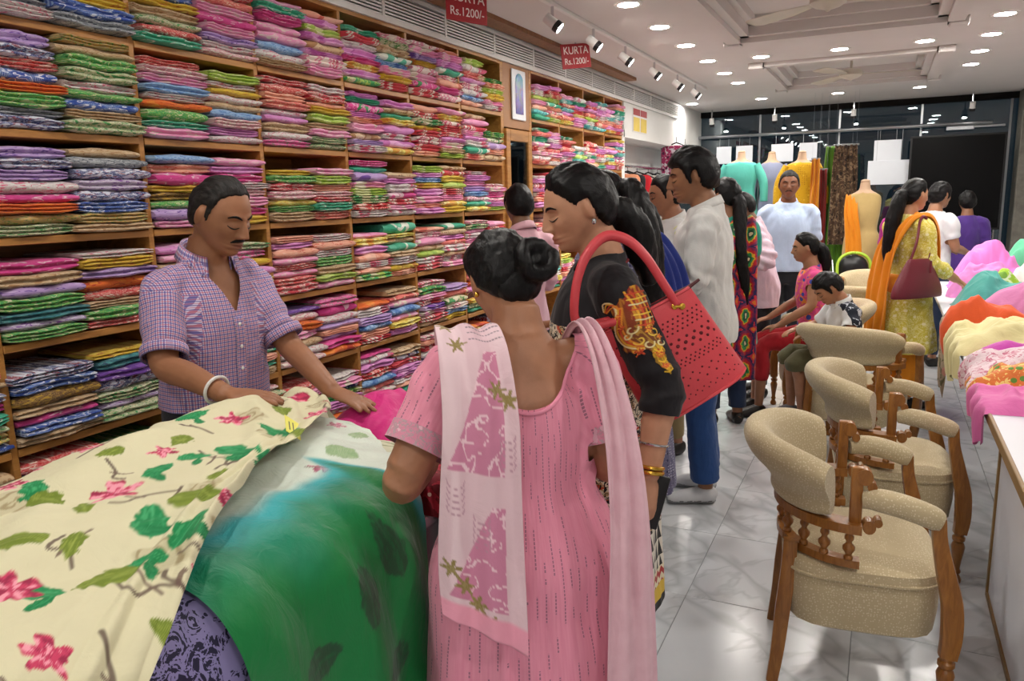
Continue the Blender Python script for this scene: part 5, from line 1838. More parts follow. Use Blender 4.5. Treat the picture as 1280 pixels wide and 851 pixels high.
p.trousers(plain('black leggings', '#151416', .8), 1.95, .008)
p.shoes(m_shoe)
# embroidered paisley on the sleeve: raised thread patch
a = p.arm['L']
tr = bvh(kur)
A0, A1 = a['sh'], a['el']
d = nz(A1-A0); e1 = nz(np.cross(d, (0, -1, 0))); 
cw_ = nz(np.array((-.93, -.10, 0))-np.dot((-.93, -.10, 0), d)*d); sw_ = np.cross(d, cw_)
nu_, nv_ = 86, 190
uu, vv = np.linspace(-.065, .062, nu_), np.linspace(.02, .255, nv_)
C = np.zeros((nv_, nu_, 3)); C[:] = lin('#18161a')
U, Vv = np.meshgrid(uu, vv)
base = C.copy()
p_leaf(C, U, Vv, -.024, .105, .064, 1.72, '#7a3418', '#c98a2c', 3, .40)
p_leaf(C, U, Vv, .014, .075, .058, 1.57, '#8a2a1c', '#d9a52c', 8, .34)
p_leaf(C, U, Vv, .006, .152, .046, 1.2, '#6d3a1a', '#c9a03a', 5, .5)
p_leaf(C, U, Vv, .013, .205, .04, 1.57, '#8f6a1c', '#e3b52c', 9, .34)
MK = '#ff00ff'
ym = lambda *q, w=.0027, col='#e0b13a': p_stem(C, U, Vv, q, w, col)
for off, col in ((0, '#e6d9a0'), (.006, '#d9a52c'), (.012, '#c8442a'), (.018, '#d98a2c')):
    ym((-.052+off*.3, .045+off*.4), (-.044+off, .030+off), (-.030+off*.4, .040+off), (-.028+off*.6, .062), (-.040+off*.8, .085), (-.050+off, .110), (-.046+off, .135), (-.030+off*.6, .155-off*.3), (-.012, .168-off*.5), w=.0024, col=col)
for x0, col in ((.0, '#e6a52c'), (.010, '#c8442a'), (.020, '#e0b13a'), (.030, '#d86a2a')):
    ym((x0-.004, .028+x0*.5), (x0+.002, .06), (x0+.004, .095), (x0-.002, .12), w=.0024, col=col)
for kx in range(7):
    y_ = .035+kx*.013
    ym((-.004, y_), (.012, y_+.004), (.034, y_+.002), w=.0022, col=['#c8442a', '#e6c44a', '#d9d2a0'][kx % 3])
for cx_, cy_, R_, sgn in ((-.018, .115, .013, 1), (.022, .135, .014, -1), (-.012, .145, .012, -1), (.0, .16, .013, 1), (.025, .165, .011, 1), (-.03, .125, .009, 1)):
    th_ = np.linspace(0, 4.6, 12)
    ym(*[(cx_+sgn*R_*(1-t_/6.5)*math.cos(t_), cy_+R_*(1-t_/6.5)*math.sin(t_)) for t_ in th_], w=.0022, col='#d9cf9a' if sgn > 0 else '#e3c04a')
for k_, (cx_, cy_, R_) in enumerate([(.012, .128, .011), (-.022, .168, .013), (.012, .188, .012), (.012, .222, .010), (.030, .15, .009), (-.034, .10, .009), (-.03, .075, .008)]):
    p_flower(C, U, Vv, cx_, cy_, R_, k_*1.1, '#c8502a', '#9a2a1c', '#e8b83a')
for q in range(5):
    ym((.004, .178+q*.014), (.013, .186+q*.013), (.022, .178+q*.014), w=.0022, col=['#e3b52c', '#c8602a'][q % 2])
on = np.abs(C-base).sum(-1) > .02
R_ = np.radians(0)
V = np.zeros((nv_, nu_, 3)); ok = np.ones((nv_, nu_), bool)
for i, v_ in enumerate(vv):
    for j, u_ in enumerate(uu):
        an = -u_*1.35/.058
        dd = cw_*math.cos(an)+sw_*math.sin(an)
        o_ = A0+d*(v_*1.07-.005)
        h_ = hit(tr, o_+dd*.2, -dd, .2) if on[i, j] or (i and on[i-1, j]) or (j and on[i, j-1]) or (i and j and on[i-1, j-1]) else None
        if h_ is None:
            ok[i, j] = False
            V[i, j] = o_
        else:
            V[i, j] = h_+dd*(.0022 if on[i, j] else .0006)
F = gridfaces(nv_, nu_)
okf = ok.ravel()[F].all(1) & (on.ravel()[F].sum(1) >= 2)
F = F[okf]
used = np.unique(F); mp = np.zeros(nu_*nv_, int); mp[used] = np.arange(len(used))
obj('embroidery', newmesh('embroidery', V.reshape(-1, 3)[used], mp[F], col=C.reshape(-1, 3)[used]), m_print, p.root)['label'] = 'orange and gold paisley embroidery'
# bangles, earrings, necklace
ax = nz(a['wr']-a['el']); e1 = nz(np.cross(ax, (0, 1, 0))); e2 = np.cross(ax, e1)
for off, rr, mt, th_ in ((.015, .033, m_gold, .006), (.027, .033, m_gold, .005), (.085, .036, m_chrome, .0035)):
    c_ = a['wr']-ax*off
    obj('bangle', tube([c_+rr*(math.cos(x)*e1+math.sin(x)*e2) for x in np.linspace(0, 2*math.pi, 33)], [th_]*33, 8, side=ax, cap=False), mt, p.root)
obj('earring', ell(p.H((-.085, -.008, -.040)), (.006, .007, .009), 10, 8), m_chrome, p.root)
nk = p.T((0, 0, 1.40*p.s))
obj('necklace', tube([nk+np.array((.072*math.sin(x), .070*math.cos(x)-.005, -.030*math.cos(x)+.012)) for x in np.linspace(0, 2*math.pi, 40)], [.0022]*40, 6, cap=False), m_black, p.root)
obj('neck_trim', tube([p.T((0, 0, 1.397*p.s))+np.array((.071*math.sin(x), .073*math.cos(x)-.012, -.022*math.cos(x)+.004)) for x in np.linspace(0, 2*math.pi, 40)], [.0035]*40, 6, cap=False), plain('dark red trim', '#7a1820', .6), p.root)
# phone held in her hand
hp_ = a['wr']+a['hd']/np.linalg.norm(a['hd'])*.085
R3 = Matrix.Rotation(math.radians(123), 4, 'Z')
wp = Matrix.Translation((-.73, 2.0, 0))@R3@Vector(hp_+np.array((.02, -.045, .01)))
ph = obj('mobile_phone', bevelbox(-.006, .006, -.035, .035, -.07, .07, .004, 2), m_black, None, tuple(wp), (.25, .12, math.radians(105)))
tag(ph, 'black mobile phone held by the woman with the red handbag', 'phone')

p.root.location = (-.708, 2.012, 0); p.root.scale = (1, 1, .993)
# red perforated tote hanging from her shoulder
BR_, BL_, TL_, TR_ = np.array((-.364, 1.115)), np.array((-.115, .975)), np.array((.035, 1.205)), np.array((-.235, 1.335))
bag = thing('handbag', 'coral red perforated tote bag on the shoulder of the woman in black', 'handbag', (-.73, 2.0, 0), math.radians(123))
m_red = plain('coral leather', '#c8424a', .45, .4, .04, 20, bump=.08, bscale=220)
m_hole = plain('dark red dot', '#5c1219', .7)  # darker red for the small raised dots that mark the perforations
xc = -.205
def bagp(u, v, w):
    """u along the width 0..1, v up 0..1, w across the thickness -1..1"""
    b = BR_*(1-u)+BL_*u; t_ = TR_*(1-u)+TL_*u
    # the top is narrower
    m_ = (TR_+TL_)/2
    t_ = m_+(t_-m_)*.86
    q = b*(1-v)+t_*v
    th_ = (.055*(1-v)**.8+.012)*(1-abs(2*u-1)**5*.75)
    return np.array((xc+w*th_, q[0], q[1]))
nu_, nv_ = 30, 24
ring = []
for v_ in np.linspace(0, 1, nv_):
    row = [bagp(u_, v_, 1) for u_ in np.linspace(0, 1, nu_)]+[bagp(u_, v_, -1) for u_ in np.linspace(1, 0, nu_)]
    ring.append(row)
V = np.array(ring)
n2 = V.shape[1]
F = gridfaces(nv_, n2, True).tolist()
for q in range(nu_-1):
    F.append([q, q+1, n2-2-q, n2-1-q])
obj('body', newmesh('body', V.reshape(-1, 3), F, sharp=55), m_red, bag)
hole = newmesh('perforation', *ell((0, 0, 0), (.0016, .0042, .0042), 8, 4)); hole.materials.append(m_hole)
cnt = 0
for rv, du, sc_ in [(.82, .055, .7), (.78, .055, .7), (.74, .055, .7), (.70, .055, .7), (.62, .085, 1.0), (.57, .085, 1.25), (.52, .085, 1.0), (.44, .05, .62), (.41, .05, .62), (.38, .05, .62), (.29, .10, .7), (.25, .10, .55), (.20, .10, .7), (.12, .07, .5), (.09, .07, .5)]:
    off = (cnt % 2)*du/2; cnt += 1
    for u_ in np.arange(.06+off, .95, du):
        q = bagp(u_, rv, -1)
        o = obj('perforation', hole, None, bag, tuple(q+np.array((-.0002, 0, 0))))
        o.scale = (sc_, sc_, sc_)
def rim(us, v_, w):
    return [bagp(u_, v_, w) for u_ in us]
us = np.linspace(0.02, .98, 20)
obj('rim', tube(rim(us, 1, 1)+rim(us[::-1], 1, -1)+rim(us[:1], 1, 1), [.0045]*41, 8, side=(1, 0, 0), cap=False), m_red, bag)
obj('base_piping', tube(rim(us, 0, -1), [.0045]*20, 8, side=(1, 0, 0)), m_red, bag)
obj('zip', tube([bagp(.5, 1, 0)]+[bagp(.15, 1, 0), bagp(.02, 1.0, 0), bagp(-.12, 1.02, 0)], [.006, .007, .006, .004], 8, side=(0, 0, 1)), plain('dark zip', '#4a1519', .5), bag)
for w in (-1,):
    sa, sb = bagp(.22, .93, w*1.15), bagp(.80, .93, w*1.15)
    path = [sa, sa+np.array((.004, .03, .045)), (-.205, -.10, 1.405), (-.185, -.055, 1.448), (-.178, .0, 1.455), (-.200, .055, 1.405), (-.222, .085, 1.32), (-.232, .075, 1.24), sb+np.array((0, .0, .03)), sb]
    obj('strap', tube(path, [.009, .0105, .0115, .012, .012, .012, .0115, .011, .0105, .009], 12, sub=6), m_red, bag)
    path2 = [np.asarray(q, float)+np.array((.018, -.004, .004)) for q in path]
    obj('strap', tube(path2, [.009]+[.0105]*8+[.009], 12, sub=6), m_red, bag)
for du_ in (-.03, .03):
    obj('stud', ell(bagp(.22+du_, .9+du_*.6, -1.1), (.004, .009, .009), 12, 8), m_gold, bag)
obj('stud_bar', tube([bagp(.19, .885, -1.15), bagp(.25, .915, -1.15)], [.004, .004], 8), m_gold, bag)
# ------------------------------------------------------------------ the other shoppers and staff
def braid(x0, pts, r_):
    return tube(pts, r_, 12, sub=4)+(False,)
# woman with the navy scarf
p = Person('woman with black ponytail and navy scarf behind the woman in black', (-.93, 2.93), 160, 1.665, '#8a5f45', fem=True, g=1.05, lean=5, arms=dict(R='front', L='front'), head=(10, 14, 0), voxel=.009)
p.build_body()
hb = p.H((0, -.10, 0))
p.hair('woman', .016, extra=[tube([p.H((0, -.09, .02)), p.H((0, -.14, .0)), p.T((0, -.16, 1.44*p.s)), p.T((.03, -.155, 1.25*p.s)), p.T((.04, -.15, 1.05*p.s)), p.T((.03, -.15, .98*p.s))], [.04, .05, .055, .05, .035, .012], 14, sub=4)+(False,)])
obj('hair_clip', ell(p.H((.03, -.13, .03)), (.016, .008, .008), 10, 8), m_chrome, p.root)
p.top('kurta', print_mat('grey sequin print', '#6a6784', '#b6b4c8', '#3a385a', 90, 'dots'), .35, .012, (1.2, 1.2), .012, flare=.12, skirtfold=.01)
strip('dupatta', p.root, [(.10, .16, 1.10), (.13, .08, 1.30), (.145, -.02, 1.40), (.16, -.12, 1.30), (.17, -.17, 1.12), (.175, -.19, .9), (.17, -.20, .7)], [.14, .14, .15, .17, .18, .19, .2], cloth_mat('navy scarf', '#1f2f7a', .7), 24, fold=.010, nf=3, sub=8, wdir=[(1, .1, 0)]*7)
p.trousers(cloth_mat('lavender salwar', '#8d88ac', .8), 1.95, .012); p.shoes(m_shoe)
# dark haired woman beyond her
p = Person('woman with dark hair between the navy scarf and the white shirt', (-1.04, 3.42), 175, 1.60, '#8a5f45', fem=True, arms=dict(R='front', L='front'), head=(0, 14, 0), voxel=.010)
p.build_body(); p.hair('woman', .018, extra=[tube([p.H((0, -.09, .0)), p.H((0, -.12, -.06)), p.T((0, -.13, 1.3*p.s)), p.T((0, -.13, 1.1*p.s))], [.05, .055, .05, .015], 12, sub=4)+(False,)])
p.top('kurta', cloth_mat('indigo cotton', '#2b2a5c', .8), .40, .012, (1.0, 1.0), .012, flare=.1, voxel=.012); p.trousers(m_trous, 1.95, .008); p.shoes(m_shoe)
# man in the pink shirt by the shelves
p = Person('man in a pale pink shirt facing the cloth shelves', (-1.83, 3.92), 150, 1.63, '#7d5a42', arms=dict(R='front', L='front'), head=(-15, 5, 0), voxel=.010)
p.build_body(); p.hair('short', .010)
m_pshirt = cloth_mat('pale pink shirting', '#d7a9b4', .8)
p.top('shirt', m_pshirt, .80, .014, (1.2, 1.2), .016, neck=(.062, 1.41), voxel=.011); p.collar(m_pshirt); p.trousers(m_trous); p.shoes(m_shoe)
# young man in the white shirt
p = Person('young man in a white shirt and blue jeans facing the counter', (-.80, 3.84), 190, 1.79, '#93684c', g=1.04, lean=4,
           arms=dict(L=dict(el=(-.235, .06, 1.16), wr=(-.13, .25, 1.22), hd=(.8, .5, .1), pn=(0, -1, 0)), R=dict(el=(.23, .06, 1.16), wr=(.12, .27, 1.18), hd=(-.8, .5, .05), pn=(0, -1, 0))), head=(8, 14, 0), voxel=.009, hs=1.06)
p.build_body(lips='#7d4a40'); p.hair('thick', .021, rough=.12)
p.root.scale = (.99, .99, .985); p.root.location = (-.775, 3.85, 0)
m_wshirt = cloth_mat('white shirting', '#d9d9d6', .8, .5, 9)
p.top('shirt', m_wshirt, .84, .022, (1.75, 1.75), .020, neck=(.062, 1.41), folds=.010, voxel=.010); p.collar(m_wshirt); p.trousers(m_jean2, 1.93, .014, .075)
p.shoes(plain('white sneaker', '#d5d5d8', .5, .4), plain('grey sole', '#8a8a8c', .6))
# man with glasses
p = Person('man with glasses in a white and yellow shirt beside the young man', (-1.13, 4.50), 222, 1.67, '#9a6a50', arms=dict(R='front', L='front'), head=(-10, 10, 0), voxel=.010)
p.build_body(moustache=True); p.hair('short', .010)
for sg in (-1, 1):
    c_ = p.fpt(sg*.031, .004, .012)
    obj('spectacle_rim', tube([p.H(c_+np.array((.021*math.cos(x), 0, .015*math.sin(x)))) for x in np.linspace(0, 2*math.pi, 25)], [.0013]*25, 6, cap=False), m_lensg, p.root)
p.top('shirt', print_mat('white yellow shirting', '#d9dada', '#d8dba0', '#c3d0e0', 5), .85, .014, (1.2, 1.2), .016, neck=(.062, 1.41), voxel=.011); p.collar(m_wshirt); p.trousers(m_khaki); p.shoes(m_shoe)
# woman with the ikat scarf
p = Person('woman with a long dark braid and a many coloured scarf', (-.92, 5.20), 122, 1.655, '#8a5f45', fem=True, arms=dict(R='front', L='down'), head=(25, 6, 0), voxel=.010)
p.build_body(); p.hair('woman', .015, extra=[tube([p.H((0, -.09, -.02)), p.H((0, -.12, -.09)), p.T((.02, -.15, 1.25*p.s)), p.T((.05, -.165, 1.02*p.s)), p.T((.07, -.16, .86*p.s))], [.04, .045, .042, .034, .012], 12, sub=5)+(False,)])
p.top('kurta', cloth_mat('sea green cotton', '#2f9a84', .8), .55, .012, (.8, .8), .012, flare=.1, voxel=.011)
strip('dupatta', p.root, [(.08, .15, 1.15), (.09, .05, 1.36), (.07, -.06, 1.38), (.03, -.15, 1.22), (.01, -.17, 1.0), (.0, -.185, .75), (.0, -.19, .5), (.0, -.19, .34)], [.16, .16, .18, .22, .25, .27, .28, .28], m_ikat, 30, fold=.010, nf=3, sub=8, wdir=[(1, .1, 0)]*8)
p.trousers(m_jean, 1.93, .012, .06); p.shoes(m_shoe)
# man in pale lilac shirt bending
p = Person('man in a lilac pink shirt with a bent elbow beside the scarfed woman', (-.82, 6.02), 200, 1.58, '#7d5a42', lean=12, arms=dict(L=dict(el=(-.33, .02, 1.08), wr=(-.14, .20, .98), hd=(.6, .8, 0), pn=(0, 0, -1)), R='front'), head=(0, 20, 0), voxel=.011)
p.build_body(); p.hair('short', .010)
m_lshirt = cloth_mat('lilac pink shirting', '#dcc3d3', .8, .5)
p.top('shirt', m_lshirt, .70, .034, (1.6, 1.6), .022, neck=(.06, 1.41), folds=.012, voxel=.012); p.collar(m_lshirt); p.trousers(m_trous, 1.95, .014); p.shoes(m_shoe)
# man in light blue shirt
p = Person('moustached man in a pale blue shirt standing before the yellow dress', (-.74, 6.95), -78, 1.725, '#7a4f38', g=1.06, arms=dict(R='down', L='down'), head=(-6, 2, 0), voxel=.011)
p.build_body(moustache=True); p.hair('short', .007, m_hairg)
m_bshirt = cloth_mat('pale blue shirting', '#aebfda', .8, .4)
p.top('shirt', m_bshirt, .88, .022, (1.0, 1.0), .016, neck=(.062, 1.41), voxel=.012); p.collar(m_bshirt); p.trousers(m_trous); p.shoes(m_shoe)
# girl on the armchair
p = Person('girl in a bright pink flowered dress and red leggings sitting on an armchair', (-.40, 5.62), 196, 1.47, '#a8785c', fem=True, g=.9, seat=.56, lean=6,
           arms=dict(L=dict(el=(-.17, .06, .80), wr=(-.13, .25, .66), hd=(.2, .9, -.2), pn=(0, 0, -1)), R=dict(el=(.17, .08, .80), wr=(.10, .28, .68), hd=(-.3, .9, -.2), pn=(0, 0, -1))), head=(0, 10, 0), voxel=.010,
           legs=dict(L=((-.09, .34, .52), (-.09, .36, .09), (-.10, .50, .025)), R=((.09, .34, .52), (.09, .36, .09), (.10, .50, .025))))
p.build_body(); p.hair('woman', .014, extra=[tube([p.H((0, -.09, .0)), p.H((0, -.13, -.05)), p.H((0, -.14, -.16)), p.H((0, -.12, -.30))], [.035, .042, .04, .012], 12, sub=4)+(False,)])
p.top('dress', print_mat('bright flowered dress', '#d64a86', '#e88a3a', '#3a4aa0', 22), .56, .014, (.35, .35), .012, flare=.1, voxel=.012)
p.trousers(cloth_mat('red leggings', '#b8242e', .8), 1.6, .010, name='leggings'); p.shoes(m_shoe)
# boy leaning on the chair
p = Person('boy in a white and navy shirt leaning on the back of an armchair', (-.14, 4.98), 206, 1.16, '#a8785c', g=.98, seat=.52, lean=14,
           arms=dict(L=dict(el=(-.20, .10, .76), wr=(-.12, .30, .735), hd=(.2, .9, -.3), pn=(0, 0, -1)), R=dict(el=(.19, .12, .74), wr=(.08, .30, .73), hd=(-.2, .9, -.3), pn=(0, 0, -1))), head=(0, 42, 0), voxel=.008, hs=1.18,
           legs=dict(L=((-.08, .34, .56), (-.06, .30, .24), (-.07, .42, .18)), R=((.10, .32, .56), (.12, .30, .24), (.12, .42, .18))))
p.build_body(); p.hair('thick', .016)
t = NT('boy shirt')
s_ = t.sep(t.tc())
fr_ = t.gt(t.math('SUBTRACT', s_[1], t.math('MULTIPLY', s_[2], .12)), .0)
m_boy = t.out(t.mix(fr_, t.mix(t.gt(t.noise(t.tc(), 26, 2, .5, dist=1), .58), lin('#1f2430'), lin('#b9bdc8')), lin('#d5d7da')), .8)
p.top('shirt', m_boy, .55, .016, (.95, .95), .016, neck=(.055, 1.41), voxel=.009); p.collar(m_wshirt)
p.trousers(cloth_mat('olive shorts', '#57543a', .85), 1.15, .022, .075, name='shorts'); p.shoes(plain('grey trainer', '#6a6a72', .6))
# woman in yellow
p = Person('woman in a yellow printed kurta and orange scarf at the heaped table', (.16, 6.08), 38, 1.625, '#b07f60', fem=True, g=1.06, arms=dict(R=dict(el=(.20, .02, 1.06), wr=(.20, .24, .93), hd=(0, .8, -.5), pn=(0, -.5, -.8)), L='front'), head=(0, 6, 0), voxel=.010)
p.build_body(); p.hair('woman', .014, extra=[tube([p.H((0, -.085, .0)), p.H((0, -.125, -.04)), p.T((0, -.14, 1.36*p.s)), p.T((0.0, -.15, 1.15*p.s)), p.T((0, -.14, 1.05*p.s))], [.045, .05, .05, .04, .012], 12, sub=4)+(False,)])
p.top('kurta', m_yprint, .42, .014, (1.7, 1.7), .015, flare=.13, voxel=.012, skirtfold=.01)
m_orn = cloth_mat('orange scarf', '#e08a1e', .7)
strip('dupatta', p.root, [(.05, .17, 1.05), (.09, .12, 1.25), (.10, .03, 1.37), (.06, -.08, 1.34), (.0, -.165, 1.15), (-.03, -.19, .9), (-.04, -.20, .6), (-.05, -.2, .35)], [.12, .12, .13, .16, .2, .22, .22, .22], m_orn, 26, fold=.012, nf=3, sub=8, wdir=[(1, 0, 0)]*8)
p.trousers(m_orn, 1.95, .03); p.shoes(m_shoe)
hbag = thing('handbag', 'maroon shoulder bag hanging by the woman in yellow', 'handbag', (.16, 6.08, 0), math.radians(38-90))
m_mar = plain('maroon leather', '#6a1f2c', .45, .4, .05, 20)
V = []
for z, w_, t_ in ((.83, .20, .03), (.835, .215, .055), (.90, .20, .06), (1.0, .145, .045), (1.08, .10, .025), (1.09, .085, .012)):
    V.append(((.235, -.10, z), (w_, t_)))
obj('body', tube([q[0] for q in V], [q[1] for q in V], 28, side=(.15, -1, 0), sub=3, square=2.6), m_mar, hbag)
obj('strap', tube([(.235, -.17, 1.07), (.225, -.12, 1.2), (.175, -.06, 1.345), (.165, -.01, 1.355), (.215, -.0, 1.2), (.235, -.03, 1.07)], [.009]*6, 8, sub=6), m_mar, hbag)
obj('tassel', tube([(.30, -.06, 1.08), (.302, -.06, 1.0)], [.006, .010], 8), m_mar, hbag)
# people beyond the heaped table
p = Person('person with short dark hair and white top beyond the woman in yellow', (.40, 7.66), 42, 1.60, '#9a6f55', head=(0, 8, 0), arms=dict(R='front', L='front'), voxel=.012)
p.build_body(); p.hair('thick', .016)
p.top('shirt', cloth_mat('white jersey', '#d5d6da', .8), .80, .014, (.7, .7), .016, neck=(.064, 1.41), voxel=.013); p.trousers(m_jean); p.shoes(m_shoe)
p = Person('person with dark hair in a magenta kurta by the pushchair', (.16, 8.40), 70, 1.53, '#8a5f45', fem=True, head=(0, 5, 0), arms=dict(R='front', L='front'), voxel=.012)
p.build_body(); p.hair('woman', .016)
p.top('kurta', cloth_mat('magenta cotton', '#a8247e', .8), .45, .014, (1.2, 1.2), .014, flare=.12, voxel=.013); p.trousers(m_trous, 1.95, .008); p.shoes(m_shoe)
p = Person('person in a dark violet top near the glass door', (.72, 8.7), 100, 1.52, '#8a5f45', fem=True, head=(0, 5, 0), voxel=.013)
p.build_body(); p.hair('woman', .016)
p.top('kurta', cloth_mat('violet cotton', '#4a2f7a', .8), .5, .014, (1.2, 1.2), .014, flare=.1, voxel=.014); p.trousers(m_trous, 1.95, .008); p.shoes(m_shoe)
# ------------------------------------------------------------------ glass front
t = NT('shop glass')
fr_ = t.n('Fresnel', {'IOR': 1.75}).outputs[0]
tr_ = t.n('BsdfTransparent', {'Color': (.55, .62, .64, 1)}).outputs[0]
gl_ = t.n('BsdfGlossy', {'Color': (.9, .97, 1, 1), 'Roughness': .012}).outputs[0]
mx = t.n('MixShader', {0: fr_, 1: tr_, 2: gl_}).outputs[0]
t.t.links.new(mx, t.t.nodes['Material Output'].inputs['Surface'])
m_glass = t.m
GY = 11.18
gf = tag(flat('window_1', box(X0, X1, GY+.03, GY+.07, 0, .06), m_steel), kind='structure')
panes = [X0, -1.6, -.6, .35, 1.3, X1]
for a_, b_ in zip(panes, panes[1:]):
    flat('glass_pane', box(a_+.004, b_-.004, GY+.04, GY+.05, .05, 2.60), m_glass, gf)
flat('header', box(X0, X1, GY, GY+.08, 2.585, CEIL), m_dark, gf)  # near-black strip along the top of the panes
for x in panes[1:-1]:
    flat('mullion', box(x-.012, x+.012, GY+.03, GY+.06, .05, 2.6), m_steel, gf)
flat('transom', tube([(-2.4, GY-.12, 2.31), (1.1, GY-.12, 2.31)], [.022, .022], 12), m_steel, gf)
tag(flat('floor_outside', box(-8, 8, Y1+.05, 22, -.2, -.1), plain('night paving', '#2a2c2e', .8)), kind='structure')
m_stone = plain('grey stone', '#6d6a62', .6, .3, .25, 18)
tag(flat('trim_2', bevelbox(1.36, 1.95, 10.75, 11.15, 0, CEIL, .01, 1), m_stone), kind='structure')
def grip(loc):
    o = bpy.data.objects.new('door_handle', None)
    COL.objects.link(o)
    o.parent = gf
    o.location = loc
    return o
dh = grip((1.16, GY-.03, .55))
for x in (0, .06):
    obj('bar', tube([(x, 0, .0), (x, 0, .95)], [.014, .014], 12), m_chrome, dh)
    for z in (.1, .85):
        obj('bracket', tube([(x, 0, z), (x, .075, z)], [.009, .009], 8), m_chrome, dh)
dh = grip((.80, GY-.02, .92))
obj('bar', tube([(0, .07, 0), (0, 0, .01), (0, 0, .38), (0, .07, .39)], [.012]*4, 10), m_chrome, dh)
obj('bar', tube([(.16, .07, 0), (.16, 0, .01), (.16, 0, .38), (.16, .07, .39)], [.012]*4, 10), m_chrome, dh)
obj('cross_bar', tube([(0, 0, .3), (.16, 0, .3)], [.010]*2, 10), m_chrome, dh)
dc = thing('door_closer', 'steel door closer arm at the head of the glass door', 'door closer', (.62, GY-.10, 2.24))
flat('body', bevelbox(0, .30, 0, .05, 0, .06, .006, 1), m_steel, dc)
flat('arm', bevelbox(.28, .62, .01, .03, .02, .05, .004, 1), m_steel, dc)
sc_ = thing('display_screen', 'large black wall screen standing in front of the glass', 'screen', (.24, 10.72, 1.06))
flat('panel', bevelbox(0, .98, 0, .05, 0, 1.10, .008, 1), plain('black gloss panel', '#040405', .35, .12), sc_)
flat('bezel', join(box(-.01, .99, -.004, .0, -.01, .012), box(-.01, .99, -.004, 0, 1.09, 1.11), box(-.01, .012, -.004, 0, 0, 1.1), box(.97, .99, -.004, 0, 0, 1.1)), m_black, sc_)
flat('stand', join(box(.45, .53, .02, .06, -1.06, .0), box(.2, .78, -.12, .2, -1.06, -1.03)), m_black, sc_)
# white boards on the glass and paper cards over the dummies
m_paper = plain('white card', '#e4e7ee', .6, .3, .01)
def board(label, x, y, z, w, h, tilt=0):
    o = thing('white_board', label, 'card', (x, y, z))
    flat('card', bevelbox(0, w, 0, .006, 0, h, .002, 1), m_paper, o, rot=(0, tilt, 0))
    flat('hanging_wire', join(box(w*.2, w*.2+.003, .002, .004, h*.9, 2.30-z), box(w*.8, w*.8+.003, .002, .004, h*.9, 2.30-z)), m_steel, o)
board('upper white card hanging beside the black screen', -.17, 11.03, 1.90, .31, .26)
board('wide lower white card hanging beside the black screen', -.23, 11.025, 1.61, .47, .30)
for x, w_, lb in ((-2.05, .20, 'white card above the teal dress, near the wall'), (-1.80, .22, 'white card above the shoulder of the teal dress'), (-1.36, .28, 'white card between the grey and yellow dresses'), (-1.02, .22, 'white card behind the neck of the yellow dress')):
    board(lb, x*1.045, 11.03, 1.945, w_, .23)

# ------------------------------------------------------------------ dress dummies and hung lengths of cloth
m_dummy = plain('dummy skin', '#c9a98c', .6)
def dummy(label, x, y, z_sh, mat, w=.19, hem=.75, sleeve=True, rz=-90, drape=None):
    o = thing('dress_dummy', label, 'mannequin', (x, y, 0), math.radians(rz-90))
    obj('bust', join(tube([(0, 0, z_sh-.35), (0, 0, z_sh-.2), (0, 0, z_sh-.04), (0, 0, z_sh+.02), (0, 0, z_sh+.10)], [(w*.8, .09), (w*.9, .10), (w*.85, .08), (.06, .055), (.045, .045)], 20, sub=3), ell((0, 0, z_sh+.11), (.045, .045, .02))), m_dummy, o)
    d_ = obj('dress', tube([(0, 0, hem), (0, 0, (hem+z_sh)*.5-.1), (0, 0, z_sh-.38), (0, 0, z_sh-.2), (0, 0, z_sh-.05), (0, 0, z_sh+.0)], [(w*1.25, .13), (w*1.12, .12), (w*.88, .095), (w*1.0, .112), (w*.98, .09), (.075, .062)], 40, sub=6, cap=False), mat, o)
    me = d_.data
    V = np.array([v.co[:] for v in me.vertices])
    th = np.arctan2(V[:, 0], V[:, 1])
    k = np.clip((z_sh-.3-V[:, 2])/.6, 0, 1)*.07
    V[:, :2] *= (1+k*np.sin(th*8+x*9)+.02*np.sin(th*5))[:, None]
    me.vertices.foreach_set('co', V.astype(np.float32).ravel())
    if sleeve:
        for s in (-1, 1):
            obj('sleeve', tube([(s*w*.86, 0, z_sh-.055), (s*(w+.07), .01, z_sh-.25), (s*(w+.09), .03, z_sh-.50)], [.06, .055, .045], 14, sub=3), mat, o)
    obj('pole', tube([(0, 0, 0), (0, 0, z_sh-.3)], [.015, .015], 10), m_steel, o)
    obj('base', lathe([(.15, 0), (.15, .012), (.03, .02), (.02, .03)], 20), m_steel, o)
    return o
m_aqua = cloth_mat('aqua kurta', '#5fc4b4', .6)
dummy('dress dummy in a turquoise kurta under the white cards', -1.66, 10.15, 1.94, m_aqua, .2, .8)
dummy('dress dummy in a grey lilac dress beside the turquoise kurta', -1.34, 10.50, 1.93, cloth_mat('grey lilac dress', '#8e93ad', .7), .15, .6)
dummy('dress dummy in a golden yellow dress behind the moustached man', -.93, 10.0, 1.90, print_mat('golden yellow print', '#d9a81e', '#c08a18', '#e6bf3a', 40, 'dots'), .18, .45)
du = dummy('dress dummy in sheer beige with an orange drape', -.20, 8.95, 1.53, cloth_mat('sheer beige', '#bda36c', .7), .16, .75, False)
strip('drape', du, [(.05, .12, .6), (.07, .13, .85), (.09, .13, 1.1), (.12, .12, 1.35), (.12, .02, 1.5), (.12, -.1, 1.35)], [.16, .16, .15, .13, .11, .1], m_orn, 16, fold=.010, nf=3, sub=6, wdir=[(1, 0, 0)]*6)
